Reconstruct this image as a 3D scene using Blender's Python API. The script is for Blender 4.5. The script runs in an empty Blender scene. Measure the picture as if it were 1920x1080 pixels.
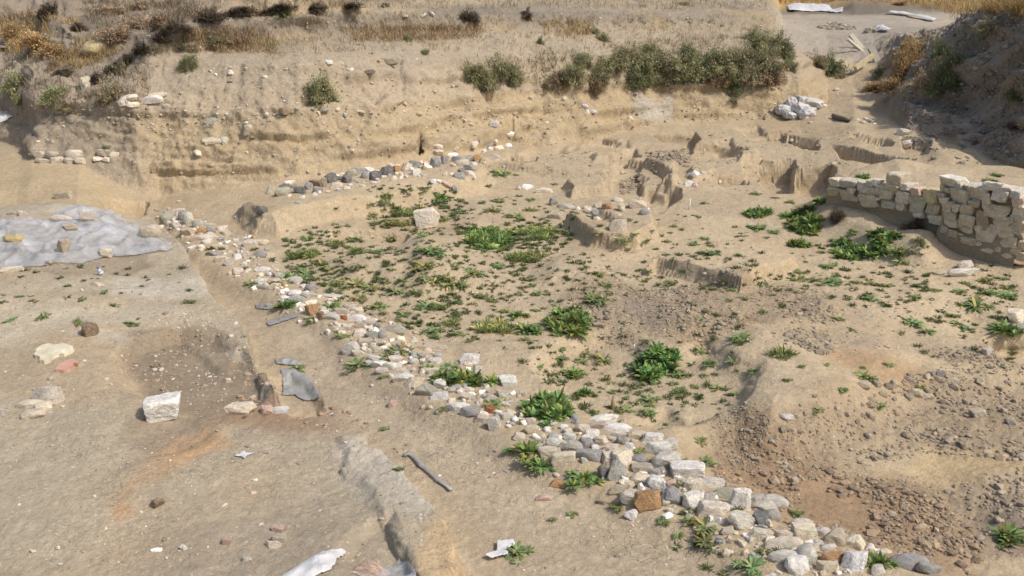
import bpy, bmesh, math, random
import numpy as np
from mathutils import Vector, Matrix
from mathutils.bvhtree import BVHTree

# ------------------------------------------------------------ camera, world, sun
sc = bpy.context.scene
CH, PITCH, FPX = 4.0, math.radians(18.2), 1884.0      # camera height, downward pitch, focal length in photo pixels
cam_d = bpy.data.cameras.new('camera'); cam = bpy.data.objects.new('camera', cam_d)
sc.collection.objects.link(cam); sc.camera = cam
cam.location = (0, 0, CH); cam.rotation_euler = (math.pi/2-PITCH, 0, 0)
cam_d.sensor_width = 36.0; cam_d.lens = 36.0*FPX/1920.0
cam_d.clip_start = 0.1; cam_d.clip_end = 2000
SUN_EL, SUN_AZ = math.radians(50), math.atan2(0.86, -0.50)   # azimuth measured from +Y towards +X
world = bpy.data.worlds.new('World'); sc.world = world; world.use_nodes = True
wn = world.node_tree.nodes; sky = wn.new('ShaderNodeTexSky'); sky.sky_type = 'NISHITA'; sky.sun_disc = False
sky.sun_elevation = SUN_EL; sky.sun_rotation = SUN_AZ; sky.dust_density = 3.0; sky.air_density = 1.0
world.node_tree.links.new(sky.outputs[0], wn['Background'].inputs[0]); wn['Background'].inputs[1].default_value = 0.15
sd_ = bpy.data.lights.new('sun', 'SUN'); sd_.energy = 3.0; sd_.angle = math.radians(0.9); sd_.color = (1.0, 0.95, 0.87)
sun = bpy.data.objects.new('sun', sd_); sc.collection.objects.link(sun)
S = Vector((math.sin(SUN_AZ)*math.cos(SUN_EL), math.cos(SUN_AZ)*math.cos(SUN_EL), math.sin(SUN_EL)))
sun.rotation_euler = S.to_track_quat('Z', 'Y').to_euler(); sun.location = (20, -10, 25)
sc.view_settings.view_transform = 'Standard'; sc.view_settings.look = 'None'
sc.view_settings.exposure = 0.06; sc.view_settings.gamma = 1.0

COL = sc.collection
rng = np.random.default_rng(7); random.seed(7)
CP, SP = math.cos(PITCH), math.sin(PITCH)

def ray(px, py):
    r = (np.asarray(px, float)-960)/FPX; u = (540-np.asarray(py, float))/FPX
    return r, CP+u*SP, -SP+u*CP
def on_plane(px, py, z):
    dx, dy, dz = ray(px, py); t = (z-CH)/dz
    return dx*t, dy*t
def at_depth(px, py, y):          # point of the sight line at ground distance y
    dx, dy, dz = ray(px, py); t = y/dy
    return dx*t, CH+dz*t

# ------------------------------------------------------------ noise
def _h(ix, iy, s):
    n = (ix*374761393 + iy*668265263 + s*1442695041) & 0xFFFFFFFF
    n = ((n ^ (n >> 13))*1274126177) & 0xFFFFFFFF
    return ((n ^ (n >> 16)) & 0xFFFF)/65535.0
def vn(x, y, s=0):
    x = np.asarray(x, float)+1000.5; y = np.asarray(y, float)+1000.5
    ix = np.floor(x).astype(np.int64); iy = np.floor(y).astype(np.int64)
    fx = x-ix; fy = y-iy; fx = fx*fx*(3-2*fx); fy = fy*fy*(3-2*fy)
    a = _h(ix, iy, s); b = _h(ix+1, iy, s); c = _h(ix, iy+1, s); d = _h(ix+1, iy+1, s)
    return (a+(b-a)*fx+(c-a)*fy+(a-b-c+d)*fx*fy)*2-1
def fbm(x, y, s=0, o=3, g=.5):
    r = 0; a = 1.0; k = 1.0; t = 0
    for i in range(o):
        ca, sa = math.cos(i*1.3+.4), math.sin(i*1.3+.4)
        r = r + a*vn((x*ca-y*sa)*k, (x*sa+y*ca)*k, s+i*17); t += a; a *= g; k *= 2.03
    return r/t
def sst(a, b, v):
    t = np.clip((v-a)/(b-a), 0, 1); return t*t*(3-2*t)

# ------------------------------------------------------------ the lie of the land: break lines of the pit walls
OY = 3.0                                     # the grid fans out from 3 m behind the camera
BASE = [(-900,300,.4),(-300,290,.5),(0,266,.54),(44,274,.54),(60,302,.5),(150,308,.5),(200,335,.28),(255,364,.05),(300,369,-.02),(420,352,.15),(560,338,.27),(700,318,.3),
        (790,302,.3),(900,285,.3),(960,268,.3),(1030,270,.3),(1100,262,.3),(1180,245,.35),(1240,232,.4),(1400,225,.45),(1500,222,.5),(1552,190,.7),(1600,182,.85),
        (1640,197,.75),(1700,243,.65),(1780,268,.6),(1850,290,.55),(1920,318,.5),(2200,400,.5),(2900,560,.5)]
bx_, by_ = on_plane([b[0] for b in BASE], [b[1] for b in BASE], np.array([b[2] for b in BASE]))
bu = bx_/(by_+OY); LINES = [(bu, by_, np.array([b[2] for b in BASE]))]
bpx = np.array([b[0] for b in BASE], float)
def off_line(pts):      # (px, py, metres behind the foot)
    pts = np.array(pts, float); k = len(LINES); pts[:, 2] = np.where((pts[:, 0] < 1450) & (k in (2, 3)), pts[:, 2]*.85, pts[:, 2]); pts[:, 2] = np.where((pts[:, 0] < 1450) & (k == 5), pts[:, 2]*.88, pts[:, 2]); yb = np.interp(pts[:, 0], bpx, by_)+pts[:, 2]
    x, z = at_depth(pts[:, 0], pts[:, 1], yb); LINES.append((x/(yb+OY), yb, z))
off_line([(-900,200,.7),(-300,195,.6),(0,190,.8),(46,205,.8),(62,232,.7),(150,228,.7),(200,245,.6),(255,262,.6),(300,268,.55),(420,262,.5),(560,258,.5),(700,245,.45),(790,235,.45),(900,225,.45),
          (1000,215,.5),(1100,205,.45),(1180,190,.45),(1240,178,.45),(1400,170,.45),(1500,165,.5),(1552,168,.9),(1600,163,1.3),(1640,183,.35),(1700,208,.4),(1780,236,.4),(1850,252,.4),(1920,262,.4),(2200,290,.5),(2900,380,.5)])
off_line([(-900,140,1.6),(-300,150,1.6),(0,165,1.4),(60,178,1.35),(150,165,1.3),(250,170,1.3),(300,185,1.2),(420,205,1.05),(560,200,.95),(700,196,.95),(790,190,.95),(900,180,1.0),(1000,170,1.0),
          (1100,162,.9),(1180,152,.8),(1240,146,.7),(1400,142,.7),(1500,138,.8),(1552,148,1.8),(1600,140,2.3),(1640,168,1.2),(1700,178,1.2),(1780,190,1.3),(1850,190,1.2),(1920,190,1.1),(2200,180,1.2),(2900,200,1.2)])
off_line([(-900,70,3.0),(-300,80,2.8),(0,100,2.6),(60,115,2.4),(150,115,2.3),(250,118,2.2),(300,122,2.1),(420,122,2.0),(560,118,1.9),(700,112,1.9),(790,112,1.9),(900,108,1.9),(1000,108,1.8),(1100,100,1.7),
          (1180,92,1.6),(1240,88,1.5),(1400,84,1.6),(1480,96,1.7),(1510,112,2.2),(1552,118,2.7),(1600,115,3.4),(1640,130,2.7),(1700,128,2.4),(1780,112,2.2),(1850,95,2.0),(1920,70,1.9),(2200,20,2.0),(2900,-60,2)])
off_line([(-900,20,5),(-300,35,5),(0,52,4.4),(60,60,4.2),(150,62,4),(250,62,3.8),(300,66,3.5),(420,66,3.3),(560,62,3.2),(700,60,3.1),(790,56,3.1),(900,56,3.0),(1000,52,3.0),(1100,52,2.9),(1240,50,2.8),
          (1400,54,2.6),(1446,62,2.6),(1478,90,3.0),(1510,100,3.6),(1552,104,4.2),(1600,98,5.2),(1640,102,5.0),(1700,92,4.6),(1770,68,4.0),(1800,52,3.8),(1850,20,3.6),(1920,-10,3.4),(2200,-60,3.4),(2900,-100,3.4)])
off_line([(-900,-10,6.5),(-300,0,6.5),(0,10,6.2),(150,14,5.6),(250,14,5),(420,16,4.4),(560,18,4.1),(700,18,4.0),(790,22,3.9),(900,26,3.8),(1000,28,3.7),(1100,27,3.6),(1240,30,3.5),
          (1400,34,3.3),(1446,40,3.3),(1470,82,4.4),(1510,86,6),(1552,88,7),(1600,82,8),(1640,80,8),(1700,72,7.6),(1770,58,6.2),(1800,47,5.8),(1850,12,5.2),(1920,-22,5.0),(2200,-80,5),(2900,-120,5)])
def abs_line(pts):      # (px, py, y)
    p = np.array(pts, float); x, z = at_depth(p[:, 0], p[:, 1], p[:, 2]); LINES.append((x/(p[:, 2]+OY), p[:, 2], z))
abs_line([(-900,-60,32),(0,-52,32),(420,-46,32),(900,-34,33),(1240,-26,34),(1400,-20,35),(1442,-14,36),(1466,46,38),(1510,44,40),(1600,42,41),(1700,44,41),(1770,52,41),(1820,52,41),(1920,50,41),(2900,50,41)])
abs_line([(-900,-62,52),(0,-56,52),(900,-38,52),(1400,-26,52),(1440,-20,52),(1462,22,52),(1560,22,52),(1600,26,50),(1700,32,48),(1800,40,45),(1920,44,45),(2900,44,45)])
abs_line([(-900,-64,54),(0,-58,54),(900,-40,54),(1400,-28,54),(1440,-22,54),(1462,12,54),(1540,9,54),(1600,6,51.5),(1660,12,50),(1740,22,49),(1800,28,46.5),(1920,30,46.5),(2900,30,46.5)])
for yy, dz in ((80, 3.3), (160, 4.2), (500, 9.0), (1500, 30.)): LINES.append((np.array([-2., 2.]), np.array([yy, yy], float), np.array([dz, dz])))
def sheet(x, y):
    x = np.asarray(x, float); y = np.asarray(y, float); u = x/(y+OY)
    # between the camera and the foot of the walls the floor is level, rising a little in its last metres
    yb = np.interp(u, LINES[0][0], LINES[0][1]); zb = np.interp(u, LINES[0][0], LINES[0][2])
    z = zb*np.clip((y-9)/np.maximum(yb-9, 1), 0, 1)**1.3
    py_, pz = yb, zb
    for U, Y, Z in LINES[1:]:
        yk = np.maximum(np.interp(u, U, Y), py_+.05); zk = np.interp(u, U, Z)
        t = np.clip((y-py_)/(yk-py_), 0, 1)
        z = np.where(y > py_, pz+(zk-pz)*t, z); py_, pz = yk, zk
    return z
def cast0(px, py, dz=0.0):
    dx, dy, dzr = ray(px, py); dx = np.atleast_1d(dx); dy = np.atleast_1d(dy)*np.ones_like(dx); dzr = np.atleast_1d(dzr)*np.ones_like(dx)
    ts = np.geomspace(2.5, 300, 1400); X = dx[:, None]*ts; Y = dy[:, None]*ts; Z = CH+dzr[:, None]*ts
    below = Z < sheet(X, Y)+dz; i = np.argmax(below, axis=1); i = np.where(below.any(axis=1), i, 700)
    t = ts[np.maximum(i, 1)]*.5+ts[np.maximum(i-1, 0)]*.5
    return dx*t, dy*t

def psd(x, y, P):        # signed distance, + inside
    d = np.full(x.shape, 1e9); ins = np.zeros(x.shape, bool); n = len(P)
    for i in range(n):
        ax, ay = P[i]; bx2, by2 = P[(i+1) % n]; ex, ey = bx2-ax, by2-ay
        t = np.clip(((x-ax)*ex+(y-ay)*ey)/(ex*ex+ey*ey+1e-12), 0, 1)
        d = np.minimum(d, (x-ax-t*ex)**2+(y-ay-t*ey)**2)
        c = ((ay > y) != (by2 > y)) & (x < ex*(y-ay)/(ey+1e-12)+ax); ins ^= c
    d = np.sqrt(d); return np.where(ins, d, -d)
def PT(s): return [tuple(float(v) for v in q.split(',')) for q in s.split()]
FEAT = []
def feat(s, dz, w=.08, zb=None, wob=.05, mode='add', ws=1.2):
    p = PT(s); zb = (dz if dz > 0 else 0) if zb is None else zb
    X, Y = cast0([a for a, b in p], [b for a, b in p], zb)
    if zb is None or dz < 0:
        if len(FEAT): dz = dz*.72 if dz < 0 else dz*.85
    w = w*1.9*(1.15 if Y.mean() > 15 and w < .1 else 1)
    P = list(zip(X, Y)); FEAT.append((P, dz, w, wob, mode, ws, (X.min(), X.max(), Y.min(), Y.max())))
def inside(x, y, f, soft=None):
    P, dz, w, wob, mode, ws, bb = f; m = w+wob+.3
    out = np.zeros(x.shape); k = (x > bb[0]-m) & (x < bb[1]+m) & (y > bb[2]-m) & (y < bb[3]+m)
    if k.any():
        xx, yy = x[k], y[k]; s = psd(xx, yy, P)+wob*fbm(xx*ws*2.2, yy*ws*2.2, 91, 2)
        out[k] = sst(-w/2, w/2, s)
    return out, k
# raised working floor on the left
feat('-1600,1800 1000,1800 885,1200 872,1080 866,1030 850,990 828,960 800,930 770,900 742,868 722,842 695,836 694,805 668,772 625,745 604,765 560,770 530,758 512,720 497,690 480,665 470,640 466,612 448,588 410,566 392,530 372,500 352,470 335,445 290,412 200,402 100,385 -300,385 -1600,520', .36, .05, wob=.03)
feat('222,690 258,655 340,635 400,640 440,668 492,695 505,735 480,775 400,798 330,790 255,752', -.2, .12, zb=.24)
feat('250,850 262,825 330,800 400,832 392,852 330,874 280,880', -.06, .1, zb=.24)
feat('350,640 400,655 440,660 430,690 408,690 380,660', .05, .05, zb=.26)
feat('484,702 505,690 520,720 534,752 522,768 500,735', .07, .07, zb=.3, wob=.02)
feat('508,688 545,682 578,692 602,745 588,756 540,760 525,735', -.12, .05, zb=.1, wob=.02)
feat('640,840 700,832 742,862 800,930 850,990 866,1100 800,1130 735,1020 690,950 650,900', .045, .05, zb=.26, wob=.06, ws=2.5)
feat('700,1005 735,1000 745,1040 780,1100 690,1110 640,1060', -.1, .06, zb=.24)
feat('0,505 60,488 200,480 262,492 275,515 235,530 120,528 20,522', -.04, .1, zb=.24)
feat('-60,560 160,570 290,545 390,540 395,560 280,575 100,610 -60,600', .03, .15, zb=.26)
# low bank under the diagonal row of stones
feat('290,395 345,400 440,445 500,470 545,530 610,560 690,585 745,625 800,660 880,680 960,712 1060,755 1150,805 1230,835 1300,875 1400,935 1500,985 1600,1015 1760,1090 1900,1200 1600,1300 1440,1100 1390,1050 1300,990 1200,960 1130,905 1050,878 950,850 880,810 830,782 780,750 700,704 650,662 600,606 520,575 440,535 350,475', .09, .16, wob=.05)
# hollow under the left bank corner
feat('186,374 210,372 245,380 272,378 272,402 240,410 205,396', -.32, .05)
# bench carrying the back row of stones
feat('446,372 520,372 600,352 700,330 790,308 850,296 905,300 920,312 890,332 800,345 700,362 610,378 540,392 520,408 480,408', .28, .16, wob=.015)
feat('880,290 960,268 1000,275 980,290 900,305', .12, .1)
feat('955,300 1000,302 1002,318 975,322 955,315', -.3, .05)
# middle ground terraces
feat('905,300 1000,312 1060,318 1140,322 1150,300 1100,290 1000,290', .15, .08)
feat('955,352 1010,345 1080,352 1142,330 1148,372 1100,388 1000,380 955,368', .0, .1)
feat('1140,318 1146,372 1190,376 1215,350 1255,340 1240,318 1200,300 1170,296', -.28, .05, wob=.03)
feat('1060,395 1085,388 1125,385 1180,378 1225,386 1222,400 1235,420 1195,436 1150,438 1110,430', .24, .06, wob=.03)
feat('1080,420 1110,412 1160,438 1168,450 1130,446', -.16, .05)
feat('1215,346 1250,344 1270,352 1272,370 1240,395 1212,392 1205,362', -.42, .06)
feat('1205,290 1270,296 1268,310 1220,312 1200,306', .12, .05)
feat('1210,312 1262,308 1276,325 1250,335 1205,330', .16, .05)
feat('1340,326 1395,324 1400,342 1360,345 1338,340', -.34, .05)
feat('1222,250 1300,248 1312,262 1290,272 1240,266', -.4, .05)
feat('1150,262 1178,262 1180,274 1150,275', -.08, .05)
feat('1340,262 1372,260 1376,275 1350,278', -.12, .05)
feat('1290,268 1340,268 1400,278 1398,290 1330,295 1290,288', -.3, .05)
feat('1290,286 1325,284 1330,298 1298,302', -.08, .06)
feat('1000,268 1060,272 1060,288 1000,292', -.12, .12)
feat('1065,275 1082,272 1084,282 1066,284', -.06, .06)
feat('1428,302 1488,298 1492,358 1445,362 1428,340', -.62, .05, wob=.03)
feat('1494,312 1560,306 1572,345 1560,366 1500,362 1490,340', -.62, .05, wob=.03)
feat('1562,272 1600,276 1700,298 1672,306 1620,302 1580,296', -.52, .05, wob=.03)
feat('1480,256 1530,262 1535,280 1500,276 1482,268', -.35, .05, wob=.04)
feat('1690,255 1740,262 1738,292 1700,286', -.32, .05)
feat('1380,240 1420,236 1440,250 1400,252', -.16, .06)
feat('1640,305 1690,298 1725,310 1720,330 1680,345 1640,335 1628,318', .16, .3)
feat('1745,275 1800,272 1830,290 1790,302 1745,300', .14, .25)
feat('1085,262 1130,256 1160,262 1150,274 1100,278', -.2, .05)
feat('1150,284 1190,279 1200,291 1160,299', -.2, .05)
feat('1290,306 1330,300 1346,314 1300,323', .14, .06)
feat('1396,252 1470,248 1476,266 1420,272', -.22, .05)
feat('1396,302 1424,298 1425,338 1400,334', -.26, .05)
feat('1598,250 1660,258 1672,272 1610,264', -.22, .05)
feat('1060,330 1130,325 1140,346 1070,350', .18, .06)
feat('1385,276 1420,274 1424,290 1390,292', .12, .06)
feat('1010,296 1050,294 1056,306 1015,308', -.18, .05)
feat('1110,296 1140,294 1142,306 1114,308', .12, .06)
# terrace held by the masonry wall
feat('1553,352 1600,360 1700,378 1762,392 1800,400 1925,430 2400,545 2700,560 2500,330 1900,300 1720,300 1600,305 1575,330', .38, .12, zb=.42, wob=.02)
feat('1520,372 1570,372 1690,418 1770,442 1725,470 1650,455 1590,425 1530,410', .30, .35, zb=.16)
feat('1565,448 1610,430 1700,445 1720,468 1640,488 1570,478', -.14, .3)
# earth ledge and lumps in the middle
feat('1212,484 1232,480 1300,498 1350,512 1392,528 1420,500 1500,478 1380,455 1260,462', .2, .05, zb=.2, wob=.03)
feat('1560,300 1700,420 2100,520', 0, .1)
feat('640,478 690,470 735,478 720,505 660,508', .14, .3)
feat('740,452 800,430 850,450 880,500 800,520 740,490', .22, .5)
feat('620,432 700,430 760,432 765,442 740,466 690,468 640,460', -.2, .07, wob=.04)
feat('870,425 920,415 960,425 955,460 900,468', -.1, .2)
feat('690,385 800,370 880,392 860,430 760,440 690,420', -.08, .25)
feat('1015,490 1060,470 1120,480 1110,520 1030,522', .12, .25)
feat('1280,560 1360,545 1440,570 1380,600', .05, .4)
# hollow among the sandy benches, and the ridge right of it
feat('1040,640 1090,624 1140,622 1190,640 1218,668 1290,662 1325,650 1345,664 1372,690 1420,700 1400,742 1340,770 1230,800 1110,775 1060,735 1010,690', -.2, .14, wob=.06)
feat('1328,655 1400,612 1460,620 1520,652 1600,700 1665,742 1600,765 1520,790 1440,800 1370,770 1400,700', .15, .4, zb=.1)
feat('1180,765 1250,745 1275,770 1240,785 1200,785', -.1, .08)
feat('1050,560 1120,530 1250,545 1380,545 1480,540 1560,560 1580,600 1480,650 1350,650 1220,660 1100,620', .05, .5)
feat('840,640 1000,630 1050,640 1020,690 900,680', .06, .2)
# dug out lower right
feat('1318,800 1370,768 1440,800 1530,792 1640,752 1720,705 1860,690 2400,700 2500,1200 1800,1060 1690,1030 1590,985 1490,950 1400,905 1330,862', -.3, .35, wob=.12)
feat('1800,880 1860,850 2100,850 2200,1000 1900,990 1810,940', .08, .4, zb=-.2)
feat('1560,570 1700,560 2300,600 2300,690 1860,670 1700,660 1620,640', .0, .3)
feat('1850,628 1890,620 2300,640 2300,680 1900,672', -.35, .06)
feat('1640,620 1740,600 1820,590 1900,640 1840,690 1700,700', -.1, .4)
# gully at the upper left, whose right bank stands in its own shade
feat('-400,60 -100,0 200,-20 500,-30 500,6 430,16 335,44 262,78 212,104 196,132 150,150 90,120 30,100 -200,110', -.75, .3, zb=0, wob=.15)
feat('0,88 60,84 70,96 0,104', .1, .1)
feat('783,248 793,248 795,280 783,280', -.6, .02, zb=0, wob=.01)
feat('236,118 262,100 300,78 345,52 420,26 500,14 620,14 640,20 560,34 520,60 430,88 330,112 270,126', .62, .4, zb=.0, wob=.08)
feat('60,0 110,10 150,40 120,55 70,40', .4, .3, zb=0)
# niche and cleft in the face
feat('650,150 688,142 702,112 748,112 758,140 765,200 738,196 745,160 732,150 700,190 670,172', -.16, .12, zb=0, wob=.05, ws=3)
feat('1415,212 1432,212 1432,224 1416,224', -.4, .03, zb=0)
feat('170,118 230,104 290,98 300,108 250,125 200,140', -.3, .3)

def rough_zone(x, y):
    r = np.zeros(x.shape)
    for z in CLODZ:
        t, k = inside(x, y, z); r = np.maximum(r, t)
    return r
def zone(s, w=.3, zb=0.0, wob=.2, ws=1.0):
    p = PT(s); X, Y = cast0([a for a, b in p], [b for a, b in p], zb)
    return (list(zip(X, Y)), 0, w, wob, 'z', ws, (X.min(), X.max(), Y.min(), Y.max()))
CLODS = ['1060,535 1150,520 1200,545 1270,545 1300,580 1260,625 1190,640 1110,615 1070,575',
         '1260,545 1380,535 1480,540 1565,565 1560,610 1450,625 1330,650 1240,640',
         '1475,632 1540,628 1560,650 1540,680 1480,668',
         '1530,770 1640,745 1700,700 1790,680 1930,700 2200,740 2200,850 1900,830 1750,800 1640,830 1500,870 1440,830',
         '1325,770 1380,765 1440,790 1420,850 1350,845',
         '1640,870 1720,850 1790,880 1930,850 2200,880 2200,1010 1900,990 1780,980 1680,930',
         '1740,650 1840,640 1930,665 1930,690 1800,680', '1170,318 1200,310 1200,335 1165,342', '1215,285 1290,280 1290,310 1225,312']
CLODZ = [zone(s, .35) for s in CLODS]

def land(x, y, detail=True):
    z = sheet(x, y)
    for f in FEAT:
        if f[1] == 0: continue
        t, k = inside(x, y, f); z = z+f[1]*t
    n = .05*fbm(x*.55, y*.55, 3, 3)+.03*fbm(x*1.7, y*1.7, 8, 3)
    near = sst(3, 7, y)
    z = z+n*near
    if detail:
        r = rough_zone(x, y)
        z = z+.009*fbm(x*7, y*7, 21, 3)+r*(.028*np.abs(fbm(x*9, y*9, 33, 3))+.05*fbm(x*2.6, y*2.6, 37, 2))
        z = z+.004*fbm(x*26, y*26, 5, 2)
    return z
# ------------------------------------------------------------ terrain mesh: rows packed where the ground is steep
NC, NR = 1150, 960
uu = np.linspace(-1, 1, NC); uu = .66*uu*(0.86+.14*uu**4)+.0
ucs = uu[::6]
yf = np.concatenate([np.linspace(-2.6, 3, 60)[:-1], np.geomspace(3, 70, 2400), np.geomspace(70, 1500, 60)[1:]])
YY, UU = np.meshgrid(yf, ucs, indexing='ij'); XX = UU*(YY+OY); Zc = land(XX, YY, False)
dyv = np.diff(YY, axis=0); dzv = np.diff(Zc, axis=0); yc = .5*(YY[1:]+YY[:-1])
dist = np.sqrt(np.maximum(yc, 3.5)**2+9)
w = np.sqrt((dyv*np.clip(4/dist, .1, 1))**2+(.9*dzv)**2)/dist
w = np.where(yc > 45, w*.35, w); w = np.where(yc < 4.5, w*.4, w)
K = 9; wp = np.pad(w, ((0, 0), (K//2, K//2)), mode='edge'); w = sum(wp[:, i:i+w.shape[1]] for i in range(K))/K
w = w+w.sum(axis=0)/w.shape[0]*.06*np.where((yc > 4) & (yc < 30), 1, .1)
cdf = np.vstack([np.zeros((1, w.shape[1])), np.cumsum(w, axis=0)]); cdf /= cdf[-1]
rows = np.linspace(0, 1, NR)
Yc = np.stack([np.interp(rows, cdf[:, j], yf) for j in range(cdf.shape[1])], axis=1)     # NR x coarse cols
GY = np.stack([np.interp(uu, ucs, Yc[i]) for i in range(NR)], axis=0)
GX = uu[None, :]*(GY+OY); GZ = land(GX, GY)
# rough and bedded pit faces: push steep vertices outward along the ground gradient
gx = np.zeros_like(GZ); smooth = GZ
Pm = np.stack([GX, GY, GZ], -1)
def normals(P):
    a = np.empty_like(P); a[1:-1] = P[2:]-P[:-2]; a[0] = P[1]-P[0]; a[-1] = P[-1]-P[-2]
    b = np.empty_like(P); b[:, 1:-1] = P[:, 2:]-P[:, :-2]; b[:, 0] = P[:, 1]-P[:, 0]; b[:, -1] = P[:, -1]-P[:, -2]
    n = np.cross(b, a); n /= np.linalg.norm(n, axis=-1, keepdims=True)+1e-12; return n
N = normals(Pm); steep = sst(.08, .45, 1-N[..., 2])
YB = np.interp(GX/(GY+OY), LINES[0][0], LINES[0][1]); behind = GY-YB            # metres behind the foot of the walls
face = sst(-.15, .25, behind)*sst(13, 8, behind)
moundm = sst(1625, 1690, 960+FPX*GX/(GY*CP+(CH-GZ)*SP))*face
lay = vn(GX*.35, GZ*7, 40)*.6+vn(GX*1.1, GZ*17, 41)*.4
blk = fbm(GX*2.2+GY, GZ*3.0+GY*1.3, 44, 4, .6)
crk = -np.abs(fbm(GX*3.1+.5*GY, GZ*2.0+GY, 47, 3))
run = vn(GX*7+GZ, GZ*1.1, 48)*.6+vn(GX*17, GZ*2.2, 49)*.4
ledge = sst(.15, .5, vn(GX*.6, GZ*5.5, 43))
disp = face*(.06*lay*steep+.12*blk*(.35+.65*steep)+.09*crk*steep+.04*run*steep*sst(.9, 1.5, GZ)+.10*ledge*steep)
disp += moundm*(.42*fbm(GX*1.3, GZ*1.6+GY*1.1, 61, 4, .6)-.30*np.abs(fbm(GX*2.6, GZ*1.4+GY*.8, 66, 4)))
disp += (1-face)*steep*.045*fbm(GX*5+GZ*3, GZ*8+GY*4, 71, 4, .6)
disp += (1-face)*steep*.02*vn(GX*1.5+GY, GZ*20, 73)
top = sst(2.0, 3.2, behind)*face; disp += top*.05*fbm(GX*2.5, GY*2.5, 77, 4, .6)
disp *= sst(4, 5, GY)
Pm = Pm+N*disp[..., None]; GXd, GYd, GZd = Pm[..., 0], Pm[..., 1], Pm[..., 2]
N = normals(Pm); steep = sst(.06, .4, 1-N[..., 2])

# ------------------------------------------------------------ soil colours (albedo of the earth, plus gully shade painted in)
def C(*a): return np.array(a, float)
SAND = C(.435, .350, .24); FLOOR = C(.385, .325, .24); PATH = C(.38, .31, .22); BROWN = C(.30, .205, .125)
OCHRE = C(.375, .30, .20); GREYB = C(.35, .295, .225); DARKT = C(.20, .165, .125); STRAW = C(.36, .28, .165)
col = np.broadcast_to(SAND, Pm.shape).copy(); X, Y, Z = GXd, GYd, GZd
def mix(c, t): 
    global col
    col = col+(c-col)*np.clip(t, 0, 1)[..., None]
zn = lambda s, w=.3, zb=0., wob=.2, ws=1.: inside(X, Y, zone(s, w, zb, wob, ws))[0]
f1 = fbm(X*.8, Y*.8, 101, 4); f2 = fbm(X*3, Y*3, 105, 4, .6); f3 = fbm(X*12, Y*12, 109, 3, .6)
mix(C(.37, .285, .185), sst(.0, .6, f1)*.7)
mix(C(.52, .42, .29), sst(.15, .7, fbm(X*1.3, Y*1.3, 120, 3))*.5)
t = inside(X, Y, (lambda f: (f[0], 0, .15, .05, 'z', 1, f[6]))(FEAT[0]))[0]
mix(FLOOR, t); plat = t
mix(C(.43, .33, .215), plat*sst(-.1, .5, fbm(X*.7+3, Y*.7, 131, 3))*.7)
mix(C(.47, .43, .36), plat*sst(.25, .6, fbm(X*.9, Y*2.2, 133, 4))*.6)
mix(C(.42, .33, .21), zn('-800,300 60,290 200,345 270,380 190,400 -800,390', .5)*.8)
mix(PATH, zn('345,480 392,530 470,612 530,745 600,750 700,830 870,980 900,1300 1600,1300 1440,1100 1300,990 1200,960 1050,878 880,810 780,745 650,660 600,606 440,535', .2))
mix(C(.42, .35, .26), zn('560,620 640,680 900,850 1100,960 1000,1010 800,880 600,720', .6)*.5)
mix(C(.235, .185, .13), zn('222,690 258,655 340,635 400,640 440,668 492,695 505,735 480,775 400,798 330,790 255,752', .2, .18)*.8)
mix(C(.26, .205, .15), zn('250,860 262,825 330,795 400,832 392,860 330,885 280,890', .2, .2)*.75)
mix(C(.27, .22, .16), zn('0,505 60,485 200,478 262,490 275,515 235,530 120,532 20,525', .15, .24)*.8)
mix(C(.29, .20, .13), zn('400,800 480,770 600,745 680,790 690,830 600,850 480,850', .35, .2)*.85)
mix(C(.44, .29, .165), zn('205,950 260,900 340,850 430,830 450,860 340,900 300,930 240,1010 190,1040', .25, .24)*sst(-.5, .5, f2+.2)*.9)
mix(C(.52, .24, .10), zn('215,985 250,975 255,1000 225,1030 190,1050', .2, .24)*.7)
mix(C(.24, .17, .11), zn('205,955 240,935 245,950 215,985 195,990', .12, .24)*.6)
mix(C(.50, .45, .38), zn('640,850 740,850 840,940 860,1000 760,1000 690,960', .3, .28)*.75)
mix(C(.50, .36, .21), zn('790,1000 850,985 872,1040 880,1120 780,1120', .2, .28)*.8)
mix(C(.62, .56, .50), zn('260,545 390,540 398,560 300,575 200,565', .2, .25)*sst(-.2, .4, f3+f2*.6)*.7)
mix(C(.30, .25, .19), zn('380,1000 700,960 760,1150 300,1200 250,1040', .8, .24)*.6)
mix(C(.55, .47, .36), zn('-100,590 60,590 90,620 0,680 -100,700', .4, .24)*.4)
mix(C(.56, .44, .29), zn('1150,470 1400,450 1550,480 1900,520 1900,640 1700,600 1500,540 1200,520', .8)*.4)
mix(C(.36, .27, .18), zn('700,380 860,375 870,430 720,440', .3)*sst(-.3, .3, f2)*.5)
for i, s in enumerate(CLODS): mix(C(.33, .255, .175) if i < 7 else C(.3, .24, .17), zn(s, .4)*(.75+.25*f2))
mix(C(.26, .215, .18), zn('1170,560 1240,570 1270,610 1210,620 1170,590', .3)*.7)
mix(BROWN, zn('1330,850 1400,800 1560,840 1700,850 1760,900 1800,990 1790,1030 1690,1025 1590,985 1490,950 1400,905', .7)*.9)
mix(C(.37, .25, .145), zn('1540,655 1640,660 1760,680 1720,720 1640,740 1560,690', .4)*.75)
mix(C(.36, .26, .155), zn('1290,615 1400,600 1430,625 1330,655 1260,650', .3)*.7)
mix(C(.22, .18, .15), zn('1850,930 1920,900 2200,900 2200,1010 1900,985', .4)*.8)
mix(C(.27, .225, .18), zn('1555,640 1640,628 1650,655 1560,660', .3)*.7)
mix(C(.50, .39, .255), zn('1660,650 1800,660 1920,680 2200,690 2200,712 1860,694 1700,680', .25)*.8)
mix(C(.50, .37, .21), zn('1640,840 1760,800 1930,800 2200,820 2200,850 1900,850 1790,890 1700,860', .3)*.7)
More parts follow.
